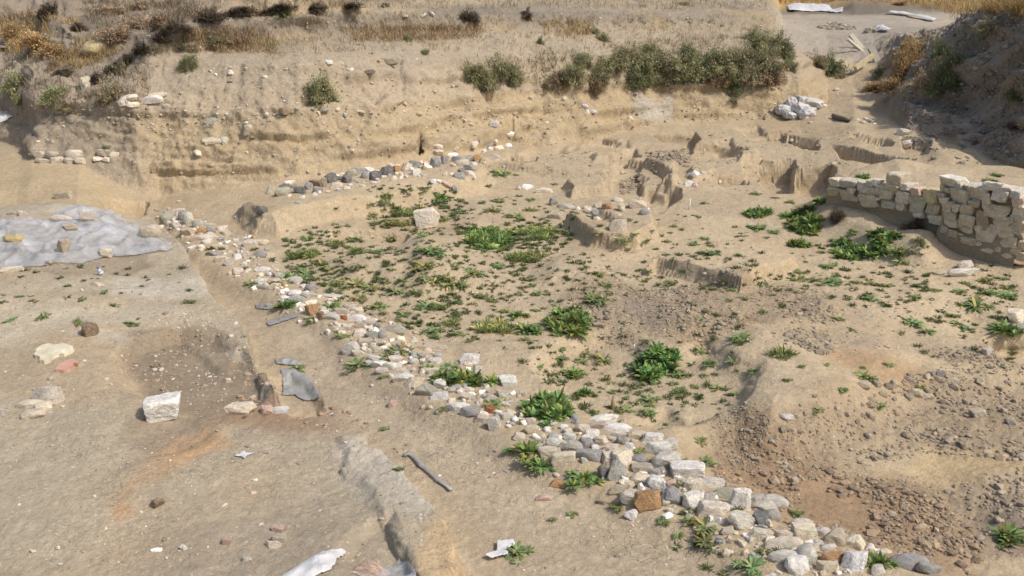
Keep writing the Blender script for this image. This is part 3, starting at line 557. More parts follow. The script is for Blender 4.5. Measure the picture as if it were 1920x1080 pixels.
STONES = [
 (0,260,"1120,560,80,62,E;1185,515,78,48,C;1238,540,60,66,G;1270,565,60,80,L;1315,530,38,40,O;1180,597,75,35,C;1330,590,70,50,L;1262,645,72,50,T;1360,632,60,42,O;1425,600,62,40,L;1415,630,72,36,G;1500,620,66,42,C;1525,648,80,32,C;1370,678,150,38,C;1268,705,40,36,W;1297,742,62,24,W;1352,735,60,22,C;1400,695,62,30,L;1480,740,110,38,C;1590,685,40,28,L;1690,725,80,56,C;1440,785,104,32,G;1490,822,70,36,C;1540,850,62,36,L;1600,805,62,32,L;1660,800,62,42,C;1645,850,54,38,W;1605,910,66,52,C;1657,905,42,28,L",'stones of the diagonal row'),
 (0,260,"420,565,104,34,C;595,598,80,44,C;480,690,76,34,T;440,802,72,74,T;712,800,66,50,C;1030,733,132,64,T;70,895,140,40,C;430,398,92,48,T;335,858,42,16,T;658,990,72,26,C;150,515,60,30,C;75,508,60,14,T",'stones lying about the plastic sheeting'),
 (480,260,"45,712,76,42,C;75,755,54,34,G;28,790,72,50,G;45,890,92,34,W;90,920,60,30,L;150,930,72,36,L;35,965,82,28,W;130,970,84,34,C;180,990,56,46,Y;130,1010,62,50,C;35,1010,84,36,G;190,1030,62,32,W;265,1045,62,32,W;320,1000,52,40,L;370,1020,72,50,G;250,970,112,50,L",'stones of the diagonal row'),
 (480,260,"95,365,62,56,T;180,375,96,60,E;190,325,60,36,D;225,298,56,34,C;260,320,42,32,G;300,360,86,48,D;355,335,52,50,G;410,318,88,46,B;460,315,38,66,T;415,358,62,42,G;500,290,82,68,D;535,252,52,24,W;582,243,52,22,C;560,275,62,34,D;612,290,66,58,D;645,245,72,52,E;658,285,42,46,G;690,230,92,42,G;738,262,52,52,G;697,292,34,32,G;540,330,82,42,C;618,335,38,24,W;760,222,82,38,W;805,270,72,66,D;800,240,60,24,C;885,235,82,62,D;955,230,48,58,O;935,270,46,46,C;905,190,62,32,C;955,185,42,28,W;1010,210,76,62,C;1050,210,38,38,W;1065,182,82,42,G;1115,160,34,24,W;1145,170,38,32,P;1150,202,82,28,C;1080,240,60,48,W;1210,145,56,28,W;1225,70,62,28,C;1230,105,72,32,T;1270,160,62,60,G;1210,182,72,68,G;1330,120,56,28,W;1360,150,72,42,G;1330,185,42,28,C;1390,175,92,42,C;1345,70,46,28,T;1440,210,72,48,G;1385,215,52,32,D;1370,265,72,42,G;1435,248,86,42,C;1275,240,42,36,C;1475,175,38,32,L;1490,140,62,38,O;1440,130,60,36,G;1470,65,62,28,C;1540,85,38,26,W;1580,75,42,32,L;1615,20,46,26,C;1640,70,46,32,C;1570,45,52,22,G;1710,15,62,26,W;1705,48,48,24,W;1600,125,92,28,C;1195,300,54,42,W;1235,290,44,32,W;1270,313,92,28,P;1335,340,62,22,G;35,500,82,52,D",'stones of the back row'),
 (960,260,"105,330,72,32,W;45,340,52,32,T;215,360,108,38,C;280,440,52,58,G;370,468,92,34,L;440,475,46,34,W;510,490,72,28,C;585,455,52,38,T;565,512,62,42,G;640,470,62,42,O;715,418,66,34,C;740,455,52,34,L;740,482,56,50,T;845,460,118,62,C;917,482,38,28,W;895,505,62,50,G;715,520,52,34,T;715,610,110,84,T;310,530,120,60,T;1195,250,52,32,G;1237,243,52,32,W;1290,235,48,24,L;1185,310,60,32,W;1240,318,54,32,P;1405,290,18,14,W;575,545,50,24,C;500,470,40,24,P",'stones around the low ring'),
 (480,520,"265,110,62,34,W;345,130,82,38,L;290,155,82,38,L;370,170,72,32,C;300,190,52,32,C;325,212,42,34,W;380,235,82,70,O;435,275,52,60,B;590,277,62,34,R;640,212,92,42,C;680,238,72,50,C;570,238,92,42,T;510,275,110,52,L;540,310,52,42,C;680,284,116,48,W;600,325,52,42,W;615,355,92,52,C;770,310,72,50,C;820,328,60,28,G;700,335,92,44,T;695,387,82,50,C;810,362,62,34,W;785,405,92,52,G;850,402,54,60,G;930,365,142,64,E;975,410,66,34,C;730,445,92,48,T;640,490,112,76,L;685,520,82,38,C;795,553,92,38,W;935,565,76,48,C;845,600,142,52,W;845,640,82,52,C;920,612,112,52,W;955,655,142,60,T;1000,690,132,62,W;1060,728,122,82,C;1210,570,82,38,W;1065,575,62,42,L;1440,570,122,76,W;1490,630,92,52,L;1250,735,92,60,W;1170,640,122,40,C;1170,778,150,86,E;1235,815,112,58,W;1320,837,72,34,C;1430,815,102,60,C;1575,830,82,60,L;1700,725,104,92,W;1660,790,82,44,T;1370,890,172,62,W;1445,928,122,76,G;1573,903,82,52,R;1520,965,92,52,T;1605,1015,92,112,L;1690,950,90,60,L;1180,488,200,52,T;1640,700,82,60,C;1110,560,50,30,L;735,490,70,30,C;500,130,130,24,L;455,240,60,30,C",'stones of the diagonal row'),
 (960,780,"45,150,76,52,C;125,45,58,52,C;130,105,112,60,T;480,95,92,62,C;375,110,54,50,C;390,155,82,50,W;540,130,92,60,W;610,38,200,66,W;580,75,100,52,T;700,100,182,74,W;705,140,72,36,G;600,178,84,72,C;740,175,62,70,G;845,145,122,72,T;815,190,62,50,C;730,225,52,42,W;665,225,92,60,C;790,235,54,72,W;405,222,140,92,E;350,222,62,70,T;495,205,92,80,G;290,190,112,70,L;240,260,122,72,C;350,302,146,76,C;545,285,200,82,G;660,300,92,80,C;755,312,132,122,C;860,305,92,70,G;945,188,132,112,W;990,242,162,92,W;1065,215,122,82,L;1045,322,172,122,L;880,367,122,72,T;700,398,134,122,G;615,400,62,92,D;965,395,82,62,G;865,440,122,72,C;982,485,122,112,W;1190,395,212,112,W;1075,465,62,44,P;1230,490,132,92,C;1350,465,152,72,L;1080,562,132,122,G;1465,545,182,92,E;1320,567,122,72,L;1225,592,122,122,W;1540,602,122,152,W;1350,657,202,104,C;800,572,122,100,L;805,682,82,62,W;812,735,50,24,P;1455,620,62,44,W;1550,740,162,112,L;1450,785,92,62,T;1690,630,172,82,L;1655,570,102,62,L;1690,717,112,92,D;1680,822,142,92,C;310,470,102,52,O;215,560,102,46,P;305,560,38,32,G;195,688,46,28,O;720,505,120,60,T;600,585,52,34,B;100,190,60,28,P",'stones of the diagonal row'),
 (1440,780,"25,600,152,104,L;30,690,92,90,G;85,600,100,80,L;20,800,52,50,O;110,822,122,72,C;110,882,222,92,C;235,737,142,62,L;250,802,152,100,C;360,802,152,72,L;450,852,132,112,T;290,922,112,80,T;110,967,182,82,L;260,962,122,132,L;440,972,152,80,O;580,882,132,122,C;590,1012,182,140,W;200,1032,142,122,W;690,907,62,52,W;780,947,112,60,C;740,1052,92,60,L;1090,1052,132,82,G;400,1032,122,80,T;400,902,92,52,L;1000,962,42,26,W;330,870,80,50,L;520,930,60,40,T",'stones of the diagonal row'),
 (0,520,"605,380,96,92,B;315,825,172,112,C;205,872,162,52,C;290,890,90,62,C;220,940,122,60,C;1620,902,182,92,C;5,940,40,60,L;865,515,24,16,O",'stones on the left earth floor'),
 (480,520,"65,915,82,70,P;160,905,112,46,W;920,862,62,46,P;1130,872,44,30,P;70,715,40,30,P",'stones on the left earth floor'),
 (0,780,"1060,605,72,66,B;1055,902,56,24,W;1240,895,46,42,W;1535,852,56,56,P;1235,608,30,26,B;1660,980,62,42,L;1700,522,52,36,P;1100,715,34,14,W;1515,600,40,30,P;1230,330,20,16,W",'stones on the left earth floor'),
 (480,780,"115,880,86,52,C;155,835,76,60,T;150,770,72,50,P;1115,690,42,28,C;1235,403,38,26,W;1140,672,40,30,P;30,730,50,40,P;320,750,26,32,O;1690,372,50,30,G",'stones on the left earth floor'),
 (0,0,"580,580,52,60,C;830,725,66,42,W;895,683,72,28,C;1045,662,142,28,C;1120,722,54,24,C;900,715,62,22,C;1430,825,102,32,E;1430,962,110,32,C;1510,962,64,32,E;1670,897,62,50,C;265,1050,72,42,T;1340,1050,50,20,C;1555,492,40,20,C;1460,505,24,18,C",'stones in the cliff'),
 (0,260,"270,125,72,46,C;280,160,92,28,C;350,120,82,32,T;380,162,84,42,C;500,122,92,42,C;460,160,82,36,T;535,162,62,32,C;700,112,82,36,C;770,110,46,30,C;665,145,46,36,C;720,147,52,22,C",'stones in the cliff'),
 (480,0,"60,523,38,26,C;480,423,52,32,W;640,475,38,26,W;75,775,38,22,C;205,760,62,22,B;420,770,42,24,C;475,773,38,22,G;550,752,44,24,C;597,775,38,30,G;705,765,38,22,C;1130,108,42,20,C;1185,98,42,26,L;1005,108,28,16,C;1605,862,62,38,L;1100,775,40,40,Y;1010,708,36,24,T",'stones in the cliff'),
 (960,0,"350,670,38,24,C;490,725,38,32,W;510,755,32,26,W;550,757,44,20,W;125,668,54,18,C;800,800,42,16,C;145,1080,1,1,C",'stones in the cliff'),
 (1440,0,"610,812,28,42,C;635,828,34,34,C;657,802,34,36,C;682,815,30,38,W;703,828,36,30,C;720,838,26,26,W;465,607,38,38,L;380,717,32,18,C;920,903,72,22,C;940,982,82,22,C",'stones on the far ground'),
 (1440,520,"1680,288,122,84,C;1712,340,60,40,L;1415,930,70,64,T;650,745,80,50,T;740,735,50,44,T;850,740,50,60,T;1070,815,80,40,T;1240,700,70,30,T;1430,710,50,40,T;1480,510,60,50,L;130,955,80,40,L;1170,660,50,40,G;1000,795,80,50,T;1640,990,60,30,G",'stones of the dug right side')]
ONSHEET = []
for ox, oy, s, g in STONES:
    for px, py, w, h, c in rows_of(ox, oy, s):
        if w > 2:
            o = stone_at(px, py, w, h, c, g)
            if 'sheeting' in g: ONSHEET.append(o)
sp_ = [
 (1155,575,172,122,480,260,'C','block','boulder','large pale boulder standing alone on the weedy sand','boulder',.12),
 (912,600,190,142,960,780,'O','block','stone','big orange brown stone on the outer edge of the diagonal row','stone',.25),
 (960,1015,232,152,1440,780,'G','round','boulder','big smooth grey boulder at the bottom end of the diagonal row','boulder',.3),
 (1100,935,225,190,0,520,'W','cube','stone_block','large white crusted block beside the ash filled hollow','stone block',.15),
 (765,1060,290,130,480,780,'P','peak','boulder','big pinkish orange rock at the bottom edge of the photo','boulder',.2),
 (640,375,150,100,0,0,'Y','round','boulder','yellow boulder perched in the dry growth of the upper left bank','boulder',.15),
 (1030,708,132,52,0,0,'W','slab','slab','white slab jutting from the left cliff over its own shadow','slab',.0),
 (1325,922,215,56,1440,260,'W','slab','slab','broad round white slab on the sand before the wall','slab',.1),
 (1330,872,112,52,1440,260,'C','block','stone_block','cream block resting on the broad round white slab','stone block',.0),
 (1162,916,68,32,1440,260,'C','round','stone','small cream stone left of the broad white slab','stone',.2),
 (97,760,122,60,0,260,'Y','block','stone_block','yellowish brown squared block holding down the plastic sheet','stone block',.1)]
for cx_, cy_, w, h, ox, oy, c, k, nm, lb, cat, sk in sp_:
    o = stone_at(ox+cx_/3.6, oy+cy_/3.6, w/3.6, h/3.6, c, 'notable stones', nm, lb, kind=k, sink=sk); o['category'] = cat
    if 'group' in o: del o['group']
    o.scale = (o.scale.x*.88, o.scale.y*.88, o.scale.z*(.9 if k == 'block' and w > 130 else 1.0 if k == 'peak' else .72))
    if k == "peak": o.scale.x *= 1.15
    if 'squared' in lb: ONSHEET.append(o)
EXTRA = []
cold = sorted([p for p in PEND if p[0] not in ONSHEET], key=lambda p: -(p[0].scale.x*p[0].scale.z)/(p[0].location.y**2))[250:]
for p in cold:
    o = p[0]; EXTRA.append((o.location.x, o.location.y, o.location.z-.02, o.scale.x*2, tuple(o.color)[:3])); PEND.remove(p); bpy.data.objects.remove(o)
def plate(s, ox, oy, th, c, label):
    P = [(ox+a/3.6, oy+b/3.6) for a, b in PT(s)]; W_ = [hit(a, b)[0] for a, b in P]; cen = sum(W_, Vector())/len(W_); pts = []
    for i in range(len(W_)):
        a, b = W_[i], W_[(i+1) % len(W_)]
        for k in range(3): p = a.lerp(b, k/3)-cen; p.z = 0; pts.append(p*(1+.03*random.uniform(-1, 1)))
    bm = bmesh.new(); f = bm.faces.new([bm.verts.new(p+Vector((0, 0, -.03))) for p in pts]); r = bmesh.ops.extrude_face_region(bm, geom=[f])
    for v in r['geom']:
        if isinstance(v, bmesh.types.BMVert): v.co.z += .03+th*random.uniform(.85, 1.15); v.co.x *= .95; v.co.y *= .95
    bmesh.ops.triangulate(bm, faces=[q for q in bm.faces if len(q.verts) > 4]); bmesh.ops.subdivide_edges(bm, edges=bm.edges[:], cuts=1)
    for v in bm.verts: v.co.z += .006*float(fbm(v.co.x*14, v.co.y*14, 7, 2))
    bmesh.ops.recalc_face_normals(bm, faces=bm.faces); me = bpy.data.meshes.new('slab'); bm.to_mesh(me); bm.free(); me.materials.append(stone)
    o = bpy.data.objects.new('slab', me); COL.objects.link(o); o.location = cen+Vector((0, 0, .004)); o.color = c+(1,); tag(o, label, 'slab')
plate('228,530 250,490 300,463 400,466 430,460 500,480 500,505 450,530 440,540 400,535 350,560 340,580 300,588 265,580 270,560 235,550', 0, 520, .03, (.66, .58, .42), 'flat yellowish ragged slab on the left earth floor')
plate('370,640 400,600 440,565 500,560 530,580 528,605 500,600 480,635 430,648', 0, 520, .025, (.66, .36, .26), 'flat salmon pink slab below the yellowish slab')
for q_ in ((725, 117, 36, 10, 'E', 'ragged grey earth lump hanging over the undercut hollow'), (690, 141, 26, 9, 'E', 'jagged grey earth lump left of the undercut hollow')):
    o = stone_at(*q_[:5], name='earth_lump', label=q_[5], kind='slab', sink=.3); o.color = (.29, .24, .18, 1); o.scale.z *= .7; o['category'] = 'earth lump'; del o['group']
# small rubble filling the row between its larger stones
CR = PT('300,405 345,415 400,445 450,475 500,525 560,560 620,590 690,625 750,665 800,700 870,735 950,770 1040,805 1120,850 1200,880 1290,925 1380,985 1470,1030 1600,1065')
clod, nt, bs = mat('clod')
g_ = nd(nt, 'ShaderNodeNewGeometry').outputs['Position']; aa = nd(nt, 'ShaderNodeAttribute', attribute_name='tint').outputs[0]
v = mixc(nt, 1., aa, rampn(nt, noise(nt, g_, 30, 4, .7), .3, .7, .75, 1.2), 'MULTIPLY'); nt.links.new(v, bs.inputs['Base Color']); bs.inputs['Roughness'].default_value = .95
bp = nd(nt, 'ShaderNodeBump'); bp.inputs['Strength'].default_value = .5; bp.inputs['Distance'].default_value = .03; nt.links.new(noise(nt, g_, 45, 4, .7), bp.inputs['Height']); nt.links.new(bp.outputs[0], bs.inputs['Normal'])
LV, LF = ico(2); LUMP = [rock_shape(300+i, 'block', LV) for i in range(10)]
LUMPS = [rock_shape(400+i, 'block', IV3) for i in range(10)]
def scatter(name, label, cat, items, lo=False):      # items: (x, y, z, size, colour)
    vs, fs, ts = [], [], []; n = 0
    LL, FF = (LUMPS, IF3) if lo else (LUMP, LF)
    for k, (x, y, z, s, c) in enumerate(items):
        a = random.uniform(0, 6.28); ca, sa = math.cos(a), math.sin(a); P = LL[k % 10]*np.array([s*random.uniform(.7, 1.3), s*random.uniform(.6, 1), s*random.uniform(.45, .8)])/2
        t = random.uniform(-.5, .5); ct, st = math.cos(t), math.sin(t); P = P@np.array([[1, 0, 0], [0, ct, -st], [0, st, ct]]); P = P@np.array([[ca, -sa, 0], [sa, ca, 0], [0, 0, 1]])
        vs.append(P+np.array([x, y, z+s*.05])); fs.append(FF+n); n += len(P); j = random.uniform(.8, 1.15); ts.append(np.tile([c[0]*j, c[1]*j, c[2]*j, 1], (len(P), 1)))
    o = mesh_obj(name, np.vstack(vs), np.vstack(fs), clod, smooth=False)
    a = o.data.attributes.new('tint', 'FLOAT_COLOR', 'POINT'); a.data.foreach_set('color', np.vstack(ts).astype(np.float32).ravel())
    return tag(o, label, cat, None, 'stuff')
def poly_pts(s, n, clump=0.0, seed=0):
    P, _, _, _, _, _, bb = zone(s); q = np.random.default_rng(seed+9); X = q.uniform(bb[0], bb[1], n*3); Y = q.uniform(bb[2], bb[3], n*3)
    keep = psd(X, Y, P) > -.05
    if clump: keep &= fbm(X*1.8, Y*1.8, 500+seed, 2) > clump*q.uniform(-1, 1, len(X))-.1
    return X[keep][:n], Y[keep][:n]
items = []; E1 = (.34, .27, .185); E2 = (.30, .24, .17); E3 = (.38, .31, .22)
for i, (s, n, sz) in enumerate(zip(CLODS, (1900, 1500, 520, 2200, 700, 1100, 450, 200, 260), (.026, .022, .038, .029, .016, .027, .028, .045, .05))):
    X, Y = poly_pts(s, n, .8, i)
    for x, y in zip(X, Y):
        l, _ = drop(x, y); items.append((x, y, l.z, (.55+.9*max(0, .5+float(vn(x*1.6, y*1.6, 909))*.6))*sz*min(random.paretovariate(2.4)*.68, 2.9), random.choice((E1, E1, E2, E3))))
scatter('soil_clods', 'crumbled brown and grey clods of dug earth over the right half', 'soil clods', items)
items = []
for s, n, sz, cs in (('-100,560 300,520 480,700 700,900 820,1100 -200,1200 -150,700', 1500, .016, ((.62,.57,.48), (.33,.27,.2), (.5,.36,.27), (.36,.3,.22))),
                     ('400,800 480,770 600,745 680,790 690,830 600,850 480,850', 260, .026, ((.5,.4,.3), (.3,.2,.13), (.42,.25,.15), (.25,.2,.15))),
                     ('230,690 340,640 480,700 470,780 380,800 260,750', 240, .024, ((.3,.24,.17), (.55,.48,.38), (.4,.28,.2))),
                     ('480,560 700,700 1000,900 1400,1100 950,1100 700,850 600,740', 900, .016, ((.6,.54,.45), (.33,.27,.2), (.3,.25,.2))),
                     ('400,450 1900,480 1900,640 1000,700 700,620', 1500, .022, ((.5,.4,.28), (.38,.29,.2))),
                     ('1330,850 1560,840 1760,900 1900,1010 1700,1040 1400,930', 900, .035, ((.33,.24,.15), (.38,.28,.18), (.28,.2,.14))),
                     ('950,240 1500,230 1800,300 1500,360 950,330', 400, .04, ((.5,.4,.28), (.42,.33,.23)))):
    X, Y = poly_pts(s, n, .3, n)
    for x, y in zip(X, Y): items.append((x, y, drop(x, y)[0].z, sz*min(random.paretovariate(3)*.8, 3), random.choice(cs)))
scatter('pebbles', 'scattered pebbles, sherds and crumbs on the bare earth', 'pebbles', items, True)
items = []
for a, b in zip(CR[:-1], CR[1:]):
    for k in range(48 if 440 < a[1] < 820 else 40):
        t = random.random(); wd = 20+a[1]/1080*65
        px, py = a[0]+(b[0]-a[0])*t+random.gauss(0, .5)*wd, a[1]+(b[1]-a[1])*t+random.gauss(0, .3)*wd
        l, n, tt = hit(px, py); items.append((l.x, l.y, l.z, random.uniform(.03, .10), random.choice((CC['C'], CC['E'], CC['T'], CC['T'], CC['G'], CC['W']))))
for k in range(60):
    t = random.random(); px = 540+370*t; py = 375-80*t+random.gauss(0, 9); l, n, tt = hit(px, py); items.append((l.x, l.y, l.z, random.uniform(.04, .12), random.choice((CC['C'], CC['L'], CC['T'], CC['G']))))
items += EXTRA
scatter('rubble', 'small rubble packed between the bigger stones of the rows', 'rubble', items)
items = []
for k in range(2600):
    px = random.uniform(0, 1640); py = random.uniform(20, 330) if random.random() < .7 else random.gauss(215, 16)
    l, n, tt = hit(px, py)
    if n.z < .93 and l.y > 15: items.append((l.x, l.y, l.z, random.uniform(.015, .05)*random.choice((1, 1, 1, 1.8)), random.choice(((.55,.47,.34), (.4,.32,.22), (.3,.25,.19), (.62,.55,.44)))))
for k in range(1500):
    px = random.uniform(1690, 1925); py = random.uniform(0, 310); l, n, tt = hit(px, py)
    if l.y < 30 and n.z < .9: items.append((l.x, l.y, l.z, random.uniform(.025, .07)*random.choice((1, 1, 1.8)), random.choice(((.27,.23,.19), (.32,.28,.23), (.24,.2,.165), (.29,.25,.2)))))
scatter('cliff_crumbs', 'crumbs of earth and pebbles sticking out of the cut faces', 'earth crumbs', items, True)

# ------------------------------------------------------------ dry stone wall at the right
A = hit(1553, 388)[0]; B = hit(1925, 500)[0]; B2 = B.copy()
wroot = bpy.data.objects.new('dry_stone_wall', None); COL.objects.link(wroot); wroot.location = (A+B)/2
tag(wroot, 'ruined dry stone wall of cream and tan blocks holding the right terrace', 'wall')
u_ = Vector((B.x-A.x, B.y-A.y, 0)).normalized(); nrm = Vector((u_.y, -u_.x, 0)); nrm = nrm if nrm.y < 0 else -nrm
yaw = math.atan2(u_.y, u_.x)
def wall_pt(px, py, off=0.):
    dx, dy, dz = ray(px, py); d = Vector((float(dx), float(dy), float(dz))); p0 = A+nrm*off
    t = (p0-CAMV).dot(nrm)/d.dot(nrm); return CAMV+d*t
WS = "445,297,90,46,C;540,308,120,52,L;640,335,96,62,C;720,300,54,40,W;710,360,84,62,L;795,385,92,62,L;850,285,104,92,C;830,345,92,54,T;925,335,52,48,W;995,365,78,54,P;1095,398,118,88,Y;905,400,92,78,C;1000,445,112,100,E;670,418,142,78,T;800,445,112,54,E;890,462,82,52,C;730,407,52,20,C;440,358,84,60,T;530,382,112,60,T;1120,482,102,84,T;1010,510,84,56,W;1130,545,120,54,C;1222,300,152,62,W;1190,350,62,36,L;1285,392,134,98,L;1280,325,60,40,L;1400,372,104,92,L;1345,340,60,50,L;1470,410,72,72,C;1565,392,114,84,L;1510,328,134,54,W;1660,375,92,52,W;1205,455,74,62,T;1225,515,98,62,T;1265,470,52,46,C;1340,495,88,82,T;1235,568,104,54,C;1335,557,108,74,T;1340,610,98,54,T;1385,440,84,34,T;1530,490,184,78,T;1445,560,100,120,B;1565,555,134,72,T;1465,640,154,94,C;1595,625,134,78,C;1685,600,114,72,T;1615,695,138,88,T;1690,490,114,84,C;1690,665,80,60,T;1715,720,70,64,T;1680,550,104,54,C;1680,430,84,54,P;1480,460,90,30,T;1160,395,50,50,L;1450,350,60,40,L;1600,350,70,40,W;1400,430,60,40,T;1180,415,60,34,C;960,395,40,34,T;620,375,40,30,L;590,410,50,40,T;760,335,60,34,C;690,300,60,34,C;1520,600,50,40,T;1290,600,60,50,T;1640,560,50,50,T;1700,540,60,40,C;560,350,60,30,T;1170,330,30,40,C;1240,640,90,44,T;1350,690,110,50,T;1470,745,120,50,T;1600,775,120,50,T;1710,800,110,50,T;1180,610,60,50,T;1290,655,60,40,E;1410,700,70,40,C;1540,740,70,40,C;1660,765,70,40,T"
for px, py, w, h, c in rows_of(1440, 260, WS):
    p = wall_pt(px, py, .0 if px < 1762 else .13); t = (p-CAMV).length; fore = abs(u_.dot(Vector((1, 0, 0))))*1.0+abs(u_.y)*abs(p.x/p.y)
    W = w*t/FPX/max(fore, .3); H = h*t/FPX*1.06; rr = random.Random(int(px*7+py)); me = rr.choice(PROTO['cube']); o = bpy.data.objects.new('stone', me); COL.objects.link(o); o.parent = wroot
    D = rr.uniform(.26, .34); o.location = p-nrm*D*.38-wroot.location; o.scale = (W/2*1.02, D/2, H/2*1.06); o.rotation_euler = (rr.uniform(-.06, .06), rr.uniform(-.06, .06), yaw+rr.uniform(-.08, .08))
    b = CC[c]; j = rr.uniform(.85, 1.05)*.5; o.color = ((b[0]*1.4+.38)*j*1.12, (b[1]*1.4+.32)*j*1.12, (b[2]*1.4+.2)*j*1.12, 1)
core, nt, bs = mat('earth_mortar'); g_ = nd(nt, 'ShaderNodeNewGeometry').outputs['Position']
nt.links.new(mixc(nt, rampn(nt, noise(nt, g_, 12, 5), .3, .7, 0, 1), (.30, .24, .165), (.40, .32, .22)), bs.inputs['Base Color']); bs.inputs['Roughness'].default_value = .95
vs, fs = [], []; n = 90; K_ = 14
topy = [(1550,350),(1600,354),(1650,364),(1700,374),(1760,387),(1800,376),(1860,364),(1925,370)]
for i in range(n+1):
    px = 1550+375*i/n; pt = np.interp(px, [a for a, b in topy], [b for a, b in topy]); q = wall_pt(px, pt, -.045 if px < 1766 else .08)
    for k in range(K_):
        z = q.z-1.1*k/(K_-1); g = .05*float(fbm(q.x*4+q.y*4, z*5, 808, 3))+(.10*k/K_ if k > 3 else 0); vs.append((q.x+nrm.x*(g-.02), q.y+nrm.y*(g-.02), z))
    vs.append((q.x-nrm.x*.5, q.y-nrm.y*.5, q.z+.02*math.sin(i*1.3)))
for i in range(n):
    for k in range(K_-1): a = i*(K_+1)+k; b = a+K_+1; fs.append((a, a+1, b+1, b))
    a = i*(K_+1); b = a+K_+1; fs.append((a+K_, a, b, b+K_))
o = mesh_obj('earth_core', [(v[0]-wroot.location.x, v[1]-wroot.location.y, v[2]-wroot.location.z) for v in vs], fs, soil, True, wroot)
a = o.data.attributes.new('soil_colour', 'FLOAT_COLOR', 'POINT'); va = np.array(vs); cv = .9+.3*fbm(va[:, 0]*3+va[:, 1]*3, va[:, 2]*5, 71, 3); a.data.foreach_set('color', np.stack([.37*cv, .30*cv, .20*cv, 1+0*cv], 1).astype(np.float32).ravel())
a = o.data.attributes.new('rough', 'FLOAT', 'POINT'); a.data.foreach_set('value', np.full(len(vs), .6, np.float32))
# ------------------------------------------------------------ plants
def leafmat(name, spec=.2, trans=.25):
    m, nt, bs = mat(name); oi = nd(nt, 'ShaderNodeObjectInfo'); a = nd(nt, 'ShaderNodeAttribute', attribute_name='tint').outputs[0]
    v = mixc(nt, 1., oi.outputs['Color'], a, 'MULTIPLY'); nt.links.new(v, bs.inputs['Base Color']); bs.inputs['Roughness'].default_value = .6; bs.inputs['Specular IOR Level'].default_value = spec
    tr = nd(nt, 'ShaderNodeBsdfTranslucent'); nt.links.new(v, tr.inputs[0]); mx = nd(nt, 'ShaderNodeMixShader'); mx.inputs[0].default_value = trans
    nt.links.new(bs.outputs[0], mx.inputs[1]); nt.links.new(tr.outputs[0], mx.inputs[2]); nt.links.new(mx.outputs[0], nt.nodes['Material Output'].inputs[0]); return m
leaf = leafmat('leaf')
def leaves(base, dirs, L, W, droop, q, tintf, up=None, seg=3):
    """strips of seg quads: base Nx3, dirs Nx3 unit, L length N, W width N"""
    n = len(base); side = np.cross(dirs, [0, 0, 1.]); side += q.normal(size=side.shape)*.25; side /= np.linalg.norm(side, axis=1, keepdims=True)+1e-9
    pts = []
    for i in range(seg+1):
        t = i/seg; c = base+dirs*(L*t)[:, None]; c = c-np.array([0, 0, 1.])*(droop*L*t*t)[:, None]
        wd = W*(.55+.9*t if t < .5 else 1.0*(1-t)*2+.04)*.5
        pts += [c-side*wd[:, None], c+side*wd[:, None]]
    P = np.stack(pts, 1).reshape(-1, 3); k = 2*(seg+1); f = []
    o = np.arange(n)[:, None]*k
    for i in range(seg): f.append(o+np.array([[2*i, 2*i+1, 2*i+3, 2*i+2]]))
    F_ = np.stack(f, 1).reshape(-1, 4); T = np.repeat(tintf, k, axis=0); return P, F_, T
def tint(q, n, yel=.24):
    b = q.uniform(.65, 1.35, n); y = q.random(n) < yel
    c = np.stack([b*np.where(y, 2.0, 1.0), b*np.where(y, 1.25, 1.0), b*np.where(y, 1.1, 1.0)], 1); return c
def tuft(q, kind, r=1.):
    n = {'rosette': 26, 'lush': 46, 'grass': 60}[kind]
    a = q.uniform(0, 6.283, n); el = {'rosette': q.uniform(.15, .9, n), 'lush': q.uniform(.25, 1.3, n), 'grass': q.uniform(.6, 1.45, n)}[kind]
    L = r*q.uniform(.55, 1.05, n)*(1.0 if kind != 'grass' else .9); W = L*{'rosette': .26, 'lush': .30, 'grass': .15}[kind]
    d = np.stack([np.cos(a)*np.cos(el), np.sin(a)*np.cos(el), np.sin(el)], 1)
    b = np.stack([np.cos(a), np.sin(a), 0*a], 1)*r*q.uniform(0, .18 if kind != 'grass' else .5, n)[:, None]
    return leaves(b, d, L, W, q.uniform(.15, .5, n), q, tint(q, n), seg=3)
def tinted(name, P, F_, T, m, parent=None):
    o = mesh_obj(name, P, F_, m, False, parent); a = o.data.attributes.new('tint', 'FLOAT_COLOR', 'POINT')
    a.data.foreach_set('color', np.c_[T, np.ones(len(T))].astype(np.float32).ravel()); return o
WP = {}
for kind in ('rosette', 'lush', 'grass'):
    WP[kind] = []
    for i in range(5):
        q = np.random.default_rng(900+i); parts = []; off = 0
        for j, (x, y, r) in enumerate([(0, 0, .75)]+[(q.uniform(-.55, .55), q.uniform(-.55, .55), q.uniform(.3, .5)) for _ in range(4)]):
            P, F_, T = tuft(q, kind, r); parts.append((P+[x, y, 0], F_+off, T)); off += len(P)
        o = tinted('weed', *[np.vstack(z) for z in zip(*parts)], leaf); WP[kind].append(o.data); bpy.data.objects.remove(o)
GREENS = {'rosette': (.19, .27, .11), 'lush': (.155, .265, .085), 'grass': (.21, .27, .10)}
WN = 0
